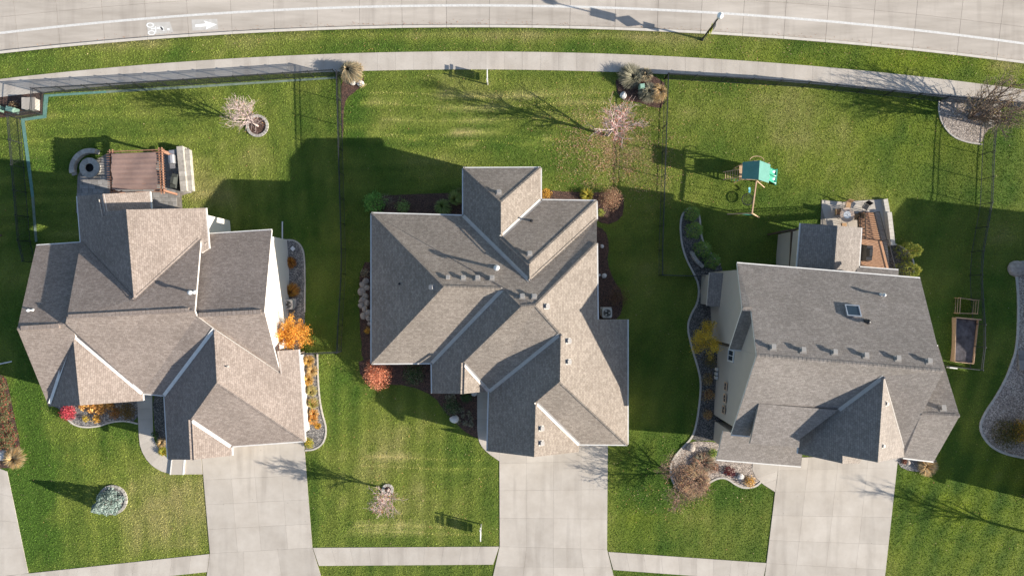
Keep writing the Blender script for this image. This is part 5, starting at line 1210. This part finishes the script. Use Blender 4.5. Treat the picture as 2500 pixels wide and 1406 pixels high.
for k in range(9): part('deck_board', M['palewood'], lambda mb: mb.box(((cx0+cx1)/2, cy0+(cy1-cy0)*(k+.5)/9, -.35+D_), (cx1-cx0, (cy1-cy0)/9-.015, .035)))
for y in (cy0, cy1):
    for z in (-.05+D_,.35+D_): part('rail', M['palewood'], lambda mb: mb.bar((cx0,y,z), (cx1,y,z), .05, .09))
def wheel(mb): mb.tube([((cx0+cx1)/2+.1+.55*math.cos(t*math.pi/10), cy1+.28, D_+.55*math.sin(t*math.pi/10)) for t in range(21)], .03, 5, False)
part('climbing_wheel', M['palewood'], wheel)
def wheel2(mb):
    a = (ra+rc)/2
    mb.tube([(P(1848,393,.4+D_).x+.62*math.cos(t*math.pi/8), P(1848,393,.4+D_).y+.38*math.sin(t*math.pi/8)+.05, .35+D_) for t in range(9)], .03, 5, False)
part('lookout_rail', M['palewood'], wheel2)
# twin slides
for s in (0, 1):
    y0 = cy1-.28-(s*.66); A = Vector((cx1, y0, -.32+D_)); B = Vector((cx1+1.55, y0-.18, REAR+.12)); mb = MB(); n = 10; L = []
    for i in range(n+1):
        t = i/n; c = A.lerp(B, t); c.z += .16*math.sin(t*2*math.pi)*.7; L.append([c+Vector((0,yy,zz_)) for yy, zz_ in ((-.3,.16),(-.25,.17),(-.2,.03),(0,-.02),(.2,.03),(.25,.17),(.3,.16))])
    for p_, q_ in zip(L[:-1], L[1:]):
        for k in range(6): mb.face([p_[k], q_[k], q_[k+1], p_[k+1]])
    mb.build('slide', M['green_plastic'], ps, smooth=True)
part('slide_lip', M['green_plastic'], lambda mb: mb.box((cx1+1.6, cy1-.8, REAR+.1), (.14,1.45,.2), -.1))
# swing beam with A-frame end
b0 = P(1847,441,.5+D_); b1 = P(1836,521,.5+D_)
part('beam', M['palewood'], lambda mb: mb.bar(b0, b1, .1, .14))
for q in ((1853,531),(1776,523)): part('leg', M['palewood'], lambda mb: mb.bar(b1, G(*q), .09, .09))
part('leg', M['palewood'], lambda mb: mb.bar(b0, P(1866,458,-.3+D_), .07, .07))
part('brace', M['green_plastic'], lambda mb: mb.bar(P(1812,523,-.7+D_), P(1838,525,-.7+D_), .05, .09))
sw = b0.lerp(b1, .6); dc = Vector((G(1819,489).x+.05, G(1819,489).y, REAR+.5))
def disc(mb):
    mb.tube([dc+Vector((.5*math.cos(t*math.pi/12), .5*math.sin(t*math.pi/12), 0)) for t in range(25)], .04, 6, False)
    for k in range(-3, 4):
        w_ = math.sqrt(.25-(k*.13)**2); mb.bar(dc+Vector((k*.13,-w_,0)), dc+Vector((k*.13,w_,0)), .012); mb.bar(dc+Vector((-w_,k*.13,0)), dc+Vector((w_,k*.13,0)), .012)
part('disc_swing', M['black'], disc)
for a in (0,1,2,3): part('rope', M['black'], lambda mb: mb.bar(dc+Vector((.5*math.cos(a*1.571+.78), .5*math.sin(a*1.571+.78), 0)), sw+Vector((0,(.3 if a in (0,1) else -.3),0)), .016))
st = b0.lerp(b1, .27); sc_ = Vector((G(1822,466).x+.1, G(1822,466).y, REAR+.45))
part('swing_seat', M['blue_plastic'], lambda mb: [mb.bar(sc_+Vector((.1*math.sin(q*3.14),-.24+.48*q,-.1*math.sin(q*3.14))), sc_+Vector((.1*math.sin((q+.25)*3.14),-.24+.48*(q+.25),-.1*math.sin((q+.25)*3.14))), .18, .03) for q in (0,.25,.5,.75)])
for yy in (-.24,.24): part('rope', M['black'], lambda mb: mb.bar(sc_+Vector((0,yy,0)), st+Vector((0,yy,0)), .014))
# climbing ladder on the shaded side
for yy in (cy0+.25, cy0+.95): part('ladder_rail', M['palewood'], lambda mb: mb.bar((cx0,yy,-.35+D_), (cx0-1.0,yy,REAR+.02), .06, .08))
for k in range(6): part('rung', M['palewood'], lambda mb: mb.bar((cx0-.15*(k+.7),cy0+.25,-.35+D_-(k+.7)*.21), (cx0-.15*(k+.7),cy0+.95,-.35+D_-(k+.7)*.21), .05, .05))
for k in range(3): part('handle', M['green_plastic'], lambda mb: mb.bar((cx0-.2-.25*k,cy0-.1,-.3+D_), (cx0-.2-.25*k,cy0+.12,-.3+D_), .04, .04))

# ================================================================== RIGHT PATIO AND DECK
pt3 = [(2006,488),(2056,493),(2110,489),(2154,486),(2160,520),(2168,600),(2172,665),(1998,665)]
pb3 = drape('patio', pt3, M['joint'], dz=.025, step=1.5); tag(pb3, 'pale concrete patio behind the grey-roofed house', kind='structure')
for q in ([(2006,489),(2056,493),(2054,560),(2002,556)], [(2056,493),(2104,490),(2106,560),(2054,560)], [(2104,490),(2154,487),(2164,562),(2106,560)], [(2002,556),(2054,560),(2054,664),(1999,664)], [(2054,560),(2106,560),(2110,664),(2054,664)], [(2106,560),(2164,562),(2171,664),(2110,664)]): slab(pb3, q[::-1], .05, M['concrete'], .012, .06)
pd = drape('patio', [(1905,572),(1938,575),(1936,668),(1900,668)], M['concrete'], dz=.05); tag(pd, 'narrow concrete pad beside the sun room', kind='structure')
line_wall([(2157,487),(2163,520)],.4,.35,'stone_wall','low end of the stepped block wall by the right patio','wall',.36,1,'kerb')
line_wall([(2163,520),(2172,600)],.42,.6,'stone_wall','tall end of the stepped block wall by the right patio','wall',.36,2,'kerb')
tb = G(2058,527,.05); root = thing('patio_table', tb, 'round tan stone patio table with a centre hole', 'table')
mb = MB(); mb.lathe(tb+Vector((0,0,.68)), [(.64,0),(.66,.02),(.66,.05),(.62,.06)], 28); mb.build('table_top', M['tabletop'], root)
mb = MB(); mb.lathe(tb+Vector((0,0,.742)), [(.34,0),(.34,.006)], 24); tt_ = mb.build('table_inlay', M['sign_white'], root)
mb = MB(); mb.lathe(tb+Vector((0,0,.744)), [(.035,0),(.035,.012)], 10); mb.build('umbrella_hole', M['black'], root)
for k in range(4):
    a = k*1.571+.6; mb = MB(); mb.tube([tb+Vector((.15*math.cos(a),.15*math.sin(a),.68)), tb+Vector((.3*math.cos(a),.3*math.sin(a),.3)), tb+Vector((.5*math.cos(a),.5*math.sin(a),0))], .025, 6); mb.build('leg', M['black'], root)
def chair(px, py, rz, label, seat):
    b = G(px, py, .05); root = thing('patio_chair', b, label, 'chair', 'chairs around the round patio table'); R_ = Matrix.Rotation(rz, 3, 'Z'); f = lambda x, y, z: b+R_@Vector((x, y, z))
    mb = MB(); mb.prism([f(-.26,-.25,.4), f(.26,-.25,.4), f(.26,.27,.43), f(-.26,.27,.43)], [f(-.26,-.25,.43), f(.26,-.25,.43), f(.26,.27,.46), f(-.26,.27,.46)]); mb.build('seat', seat, root)
    mb = MB(); mb.prism([f(-.26,-.26,.45), f(.26,-.26,.45), f(.26,-.3,.46), f(-.26,-.3,.46)], [f(-.25,-.4,.98), f(.25,-.4,.98), f(.25,-.44,.98), f(-.25,-.44,.98)]); mb.build('backrest', seat, root)
    for sx in (-.27,.27):
        for sy in (-.25,.26):
            mb = MB(); mb.tube([f(sx,sy,0), f(sx,sy*.95,.44)], .016, 5); mb.build('leg', M['black'], root)
        mb = MB(); mb.tube([f(sx,-.3,.64), f(sx,0,.66), f(sx,.24,.64), f(sx,.26,.44)], .02, 5); mb.build('armrest', M['black'], root)
chair(2040,519,-1.5,'tan sling chair on the table side nearest the lawn', M['wicker']); chair(2086,531,1.6,'brown sling chair beside the stair foot', M['wicker']); chair(2054,553,.1,'tan sling chair backed against the sun room', M['wicker']); chair(2064,502,2.9,'tan sling chair at the lawn edge of the patio', M['wicker'])
chair(2107,506,2.6,'dark chair alone near the stepped patio wall', M['black'])
for o in bpy.data.objects:
    if o.get('label', '').startswith('dark chair alone'): del o['group']
# deck with stairs
dk = thing('deck', G(2130,620), 'orange-stained raised deck with a stair down to the patio', 'deck'); dz0 = .75
A, B, C_, D = P(2097,583,dz0), P(2153,588,dz0), P(2172,664,dz0), P(2094,664,dz0)
for k in range(16):
    t0, t1 = (k+.04)/16, (k+.96)/16; q = [D.lerp(A, t0), C_.lerp(B, t0), C_.lerp(B, t1), D.lerp(A, t1)]
    mb = MB(); mb.prism([v-Vector((0,0,.04)) for v in q], q); mb.build('deck_board', M['deckwood'], dk)
for q in (A, B, C_): mb = MB(); mb.box((q.x-.1, q.y, (REAR+dz0)/2-.03), (.14,.14,dz0-REAR-.06)); mb.build('post', M['brownwood'], dk)
SA, SB = P(2100,583,dz0), P(2150,588,dz0); TA, TB = P(2098,520,REAR+.2), P(2133,520,REAR+.2)
nst = 15
for k in range(nst):
    t = (k+.5)/nst; a = SA.lerp(TA, t); b = SB.lerp(TB, t); z = dz0-(dz0-REAR-.15)*(k+1)/(nst+.5); d = .15
    mb = MB(); q = [Vector((a.x,a.y-d,z)), Vector((b.x,b.y-d,z)), Vector((b.x,b.y+d,z)), Vector((a.x,a.y+d,z))]; mb.prism([v-Vector((0,0,.045)) for v in q], q); mb.build('tread', M['deckwood'], dk)
for a, b in ((SA, TA), (SB, TB), (SA.lerp(SB,.5), TA.lerp(TB,.5))): mb = MB(); mb.bar(a-Vector((0,0,.22)), b-Vector((0,0,.2)), .05, .22); mb.build('stringer', M['brownwood'], dk)
def railing(p, q, n, name='railing'):
    mb = MB(); h = 1.0
    for z in (h, .12): mb.bar(p+Vector((0,0,z)), q+Vector((0,0,z)), .05, .045)
    for k in range(n+1):
        c = p.lerp(q, k/n); mb.bar(c+Vector((0,0,.12 if 0 < k < n else -.1)), c+Vector((0,0,h)), .032 if 0 < k < n else .06)
    mb.build(name, M['black'], dk)
railing(SB, TB, 22); railing(SA, TA, 22); railing(B, C_, 20); railing(A+(B-A)*.02, SA, 2); railing(C_, D.lerp(C_, .5), 10)
grill(2118,618,'black covered grill on the orange deck', M['black'], 1.5, True)
for o in bpy.data.objects:
    if o.name.startswith('grill') and o.get('label') == 'black covered grill on the orange deck': o.location.z = dz0+.02; o.location.x = P(2116,618,dz0+.4).x; o.location.y = P(2116,618,dz0+.4).y
lb = thing('deck', G(1938,610), 'dark brown wooden balcony beside the sun room', 'deck')
for k in range(7):
    a = P(1934+k*3.2,562,.35); b = P(1930+k*3.2,660,.35); mb = MB(); mb.bar(a, b, .1, .04); mb.build('deck_board', M['brownwood'], lb)
mb = MB(); mb.bar(P(1934,560,.5), P(1929,660,.5), .16, .22); mb.build('beam', M['brownwood'], lb)
mb = MB(); mb.bar(P(1905,566,.4), P(1957,557,.4), .14, .2); mb.build('beam', M['brownwood'], lb)
for q in (P(1908,566,.4), P(1934,562,.4)): mb = MB(); mb.box((q.x, q.y, (REAR+.4)/2), (.15,.15,.4-REAR)); mb.build('post', M['brownwood'], lb)
chair(1921,599,1.6,'grey cushioned chair on the narrow pad by the balcony', M['cushion']); chair(1922,628,1.5,'lilac grey chair under the dark balcony', M['cushion'])
for o in bpy.data.objects:
    if o.get('label', '').startswith(('grey cushioned', 'lilac grey')): del o['group']
# raised planter, wire bin, steps by the neighbour
rp = thing('raised_planter', G(2348,828), 'long raised planter of pale boards filled with dark soil', 'planter')
K4 = [G(2324,775), G(2378,780), G(2366,886), G(2320,881)]
for a, b in ((0,1),(1,2),(2,3),(3,0)):
    for t in range(3):
        d = (K4[b]-K4[a]).normalized(); p, q = K4[a].copy(), K4[b].copy(); p.z = float(gz(p.y))+.11+.205*t; q.z = float(gz(q.y))+.11+.205*t
        if a % 2: p += d*.03; q -= d*.03
        mb = MB(); mb.bar(p, q, .05, .2); mb.build('board', M['palewood'], rp)
mb = MB(); mb.face([Vector((v.x, v.y, float(gz(v.y))+.42)) for v in K4[::-1]]); mb.build('soil', M['soil'], rp)
mb = MB(); a, b = K4[0]+Vector((-.1,.02,.68)), K4[1]+Vector((.2,.02,.68)); mb.bar(a, b, .1, .05); mb.build('ledge', M['palewood'], rp)
wb = thing('garden_bin', G(2352,748), 'small wood and wire garden bin above the raised planter', 'bin'); Q4 = [G(2331,727), G(2375,733), G(2372,765), G(2329,764)]
for v in Q4: mb = MB(); mb.box(v+Vector((0,0,.4)), (.07,.07,.85)); mb.build('post', M['palewood'], wb)
for a, b in ((0,1),(1,2),(2,3),(3,0)):
    for z in (.15,.45,.78): mb = MB(); mb.bar(Q4[a]+Vector((0,0,z)), Q4[b]+Vector((0,0,z)), .035, .035); mb.build('rail', M['palewood'], wb)
stp = thing('stone_steps', G(2492,880), 'dark stone steps crossing the pebble bed', 'steps')
for k in range(4):
    p = G(2494,862+k*12); mb = MB(); mb.box((p.x+.6, p.y, p.z+.06+.05*k), (2.0,.42,.16), -.08); mb.build('tread', M['paver'], stp)

# ================================================================== STREET LAMP WITH SIGNS, YARD SIGNS
lb_ = G(1714,97); lp = thing('street_lamp', lb_, 'slim street lamp carrying a yellow-green diamond sign and a grey panel', 'street lamp')
mb = MB(); mb.lathe(lb_-Vector((0,0,.15)), [(.16,0),(.16,.3),(.09,.4),(.075,2.5),(.055,5.3)], 10); mb.build('pole', M['black'], lp)
mb = MB(); mb.lathe(lb_+Vector((0,0,5.1)), [(.06,0),(.1,.12),(.24,.2),(.27,.45),(.25,.5),(.12,.62),(.03,.66)], 18); mb.build('lantern', M['lamp_glass'], lp, smooth=True)
mb = MB(); mb.lathe(lb_+Vector((0,0,5.74)), [(.035,0),(.03,.08),(.005,.2)], 8); mb.build('finial', M['black'], lp)
def sign(z, w_, h, mat, diamond=False, name='sign_panel'):
    c = lb_+Vector((.09,0,z)); mb = MB()
    if diamond: q = [(0,-w_/2),(h/2,0),(0,w_/2),(-h/2,0)]; q = [(w_/2,0),(0,h/2),(-w_/2,0),(0,-h/2)]
    else: q = [(w_/2,-h/2),(w_/2,h/2),(-w_/2,h/2),(-w_/2,-h/2)]
    tl_ = Vector((.12,1,0)).normalized(); nn = Vector((1,-.12,0)).normalized()
    mb.prism([c+tl_*a+Vector((0,0,b)) for a, b in q], [c+nn*.02+tl_*a+Vector((0,0,b)) for a, b in q]); mb.build(name, mat, lp)
sign(2.62,1.05,1.05, M['sign_yellow'], True); sign(1.86,.62,.42, M['sign_yellow']); sign(3.55,.75,.95, M['aluminium'])
def yard_sign(px, py, up, label):
    b = G(px, py); root = thing('yard_sign', b, label, 'sign', 'white post signs on the tan-roofed lot'); s = 1 if up else -1
    mb = MB(); mb.box(b+Vector((0,0,.75)), (.1,.1,1.7)); mb.box(b+Vector((0,0,1.6)), (.14,.14,.05)); mb.build('post', M['white'], root)
    mb = MB(); mb.bar(b+Vector((0,-s*.2,1.38)), b+Vector((0,s*1.0,1.38)), .09, .09); mb.build('arm', M['white'], root)
    c = b+Vector((0,s*.53,0)); mb = MB(); mb.box(c+Vector((0,0,.86)), (.03,.8,.74)); mb.build('panel', M['sign_white'], root)
    mb = MB(); mb.box(c+Vector((0,0,.39)), (.025,.7,.15)); mb.build('rider', M['sign_white'], root)
    mb = MB(); mb.box(c+Vector((0,0,1.55)), (.025,.6,.16)); mb.build('rider', M['sign_white'], root)
    mb = MB()
    for yy in (-.28,.28): mb.bar(c+Vector((0,yy,1.22)), c+Vector((0,yy,1.36)), .015); mb.bar(c+Vector((0,yy*.8,.48)), c+Vector((0,yy*.8,.57)), .012); mb.bar(c+Vector((0,yy*.8,1.41)), c+Vector((0,yy*.8,1.49)), .012)
    mb.build('hook', M['black'], root)
yard_sign(1191,207,True,'white post sign on the back lawn near the pavement'); yard_sign(1175,1279,False,'white post sign on the front lawn near the pavement')

# ================================================================== TURF AND FALLEN LEAVES
def lawn_points(n, seed, area=(-49,49,-30,26)):
    R = np.random.RandomState(seed); X = area[0]+(area[1]-area[0])*R.rand(n); Y = area[2]+(area[3]-area[2])*R.rand(n); px, py = px_of(X, Y)
    ok = (py > KY(px)+2)
    for poly in EXCL:
        xs_ = [q[0] for q in poly]; ys2 = [q[1] for q in poly]
        m = ok & (px > min(xs_)) & (px < max(xs_)) & (py > min(ys2)) & (py < max(ys2)); i = np.nonzero(m)[0]
        if len(i): ok[i[in_poly(px[i], py[i], poly)]] = False
    return X[ok], Y[ok], px[ok], py[ok], R
HOUSES = [[(200,620),(500,620),(660,600),(660,1040),(420,1090),(140,950),(80,700)], [(940,545),(1440,520),(1440,780),(1510,800),(1510,1060),(1220,1070),(1200,940),(940,870)], [(1780,680),(2220,700),(2230,1080),(1780,1090)]]
EXCL += HOUSES
X, Y, px, py, R = lawn_points(900000, 5)
n = len(X); z = gz(Y); th = R.rand(n)*6.283; hgt = .035+.05*R.rand(n); lean_ = (.2+.9*R.rand(n))*hgt; wdt = .018+.03*R.rand(n)
b0 = np.stack([X, Y, z-.005], 1); s = np.stack([-np.sin(th), np.cos(th), 0*th], 1)*wdt[:, None]; d = np.stack([np.cos(th), np.sin(th), 0*th], 1)*lean_[:, None]
Vt = np.stack([b0-s, b0+s, b0+d+np.stack([0*th, 0*th, hgt], 1)], 1).reshape(-1, 3)
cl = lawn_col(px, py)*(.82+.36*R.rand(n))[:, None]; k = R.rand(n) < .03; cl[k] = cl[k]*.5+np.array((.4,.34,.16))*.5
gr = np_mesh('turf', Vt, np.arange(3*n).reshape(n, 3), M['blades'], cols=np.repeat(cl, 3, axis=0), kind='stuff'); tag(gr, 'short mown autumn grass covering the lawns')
Xl, Yl, lx, ly, R = lawn_points(240000, 9)
dens = .012+.8*sum(a*np.exp(-((lx-x)/rx)**2-((ly-y)/ry)**2) for x, y, rx, ry, a in ((1500,360,120,85,1.),(1530,420,100,65,.8),(1250,100,600,26,.16),(2150,135,400,40,.13),(1350,240,250,70,.1),(1750,210,120,20,.5),(1640,1210,70,40,.6),(2310,260,30,60,.4),(960,900,60,60,.12),(1500,1210,300,120,.03),(1000,1150,250,150,.025),(820,870,40,30,.25)))
k = R.rand(len(Xl)) < dens*np.clip(N3(lx, ly, 21)*2-.4, 0, 1.6); Xl, Yl = Xl[k], Yl[k]
lc = [(.6,.36,.14),(.55,.28,.14),(.66,.5,.3),(.5,.22,.14),(.6,.42,.32)]
Vq, Fq, cq = quads(np.stack([Xl, Yl, gz(Yl)+.075], 1), .05, lc, 1.2)
fl = np_mesh('fallen_leaves', Vq, Fq, M['leaf'], cols=cq, kind='stuff'); tag(fl, 'fallen leaves scattered over the lawns and verge')
R = np.random.RandomState(31); lx = R.rand(700)*2500; off = np.abs(R.randn(700))*5+7; q = [P(*kerb_pt(a, b), RD+.02) for a, b in zip(lx, off)]
cl_ = R.rand(700) < .35+.5*np.exp(-((lx-1200)/500)**2); q = [v for v, c in zip(q, cl_) if c]
Vq, Fq, cq = quads(np.array([tuple(v) for v in q]), .045, [(.4,.17,.08),(.3,.14,.07),(.5,.3,.15)], 1.5)
fl2 = np_mesh('fallen_leaves', Vq, Fq, M['leaf'], cols=cq, kind='stuff'); tag(fl2, 'fallen leaves drifted along the street kerb')

Xm, Ym, mx_, my_, R = lawn_points(40000, 17, (4, 16, 7, 18))
k = R.rand(len(Xm)) < 1.1*np.clip(N2(mx_, my_, 16)*1.6-.35, 0, 1)*np.exp(-((mx_-1495)/105)**2-((my_-365)/75)**2); Vq, Fq, cq = quads(np.stack([Xm[k], Ym[k], gz(Ym[k])+.07], 1), .042, [(.42,.22,.16),(.5,.3,.2),(.34,.16,.11),(.55,.42,.28)], 1.2, .9)
tag(np_mesh('fallen_leaves', Vq, Fq, M['leaf'], cols=cq, kind='stuff'), 'pinkish fallen leaves carpeting the lawn under the bare maple')
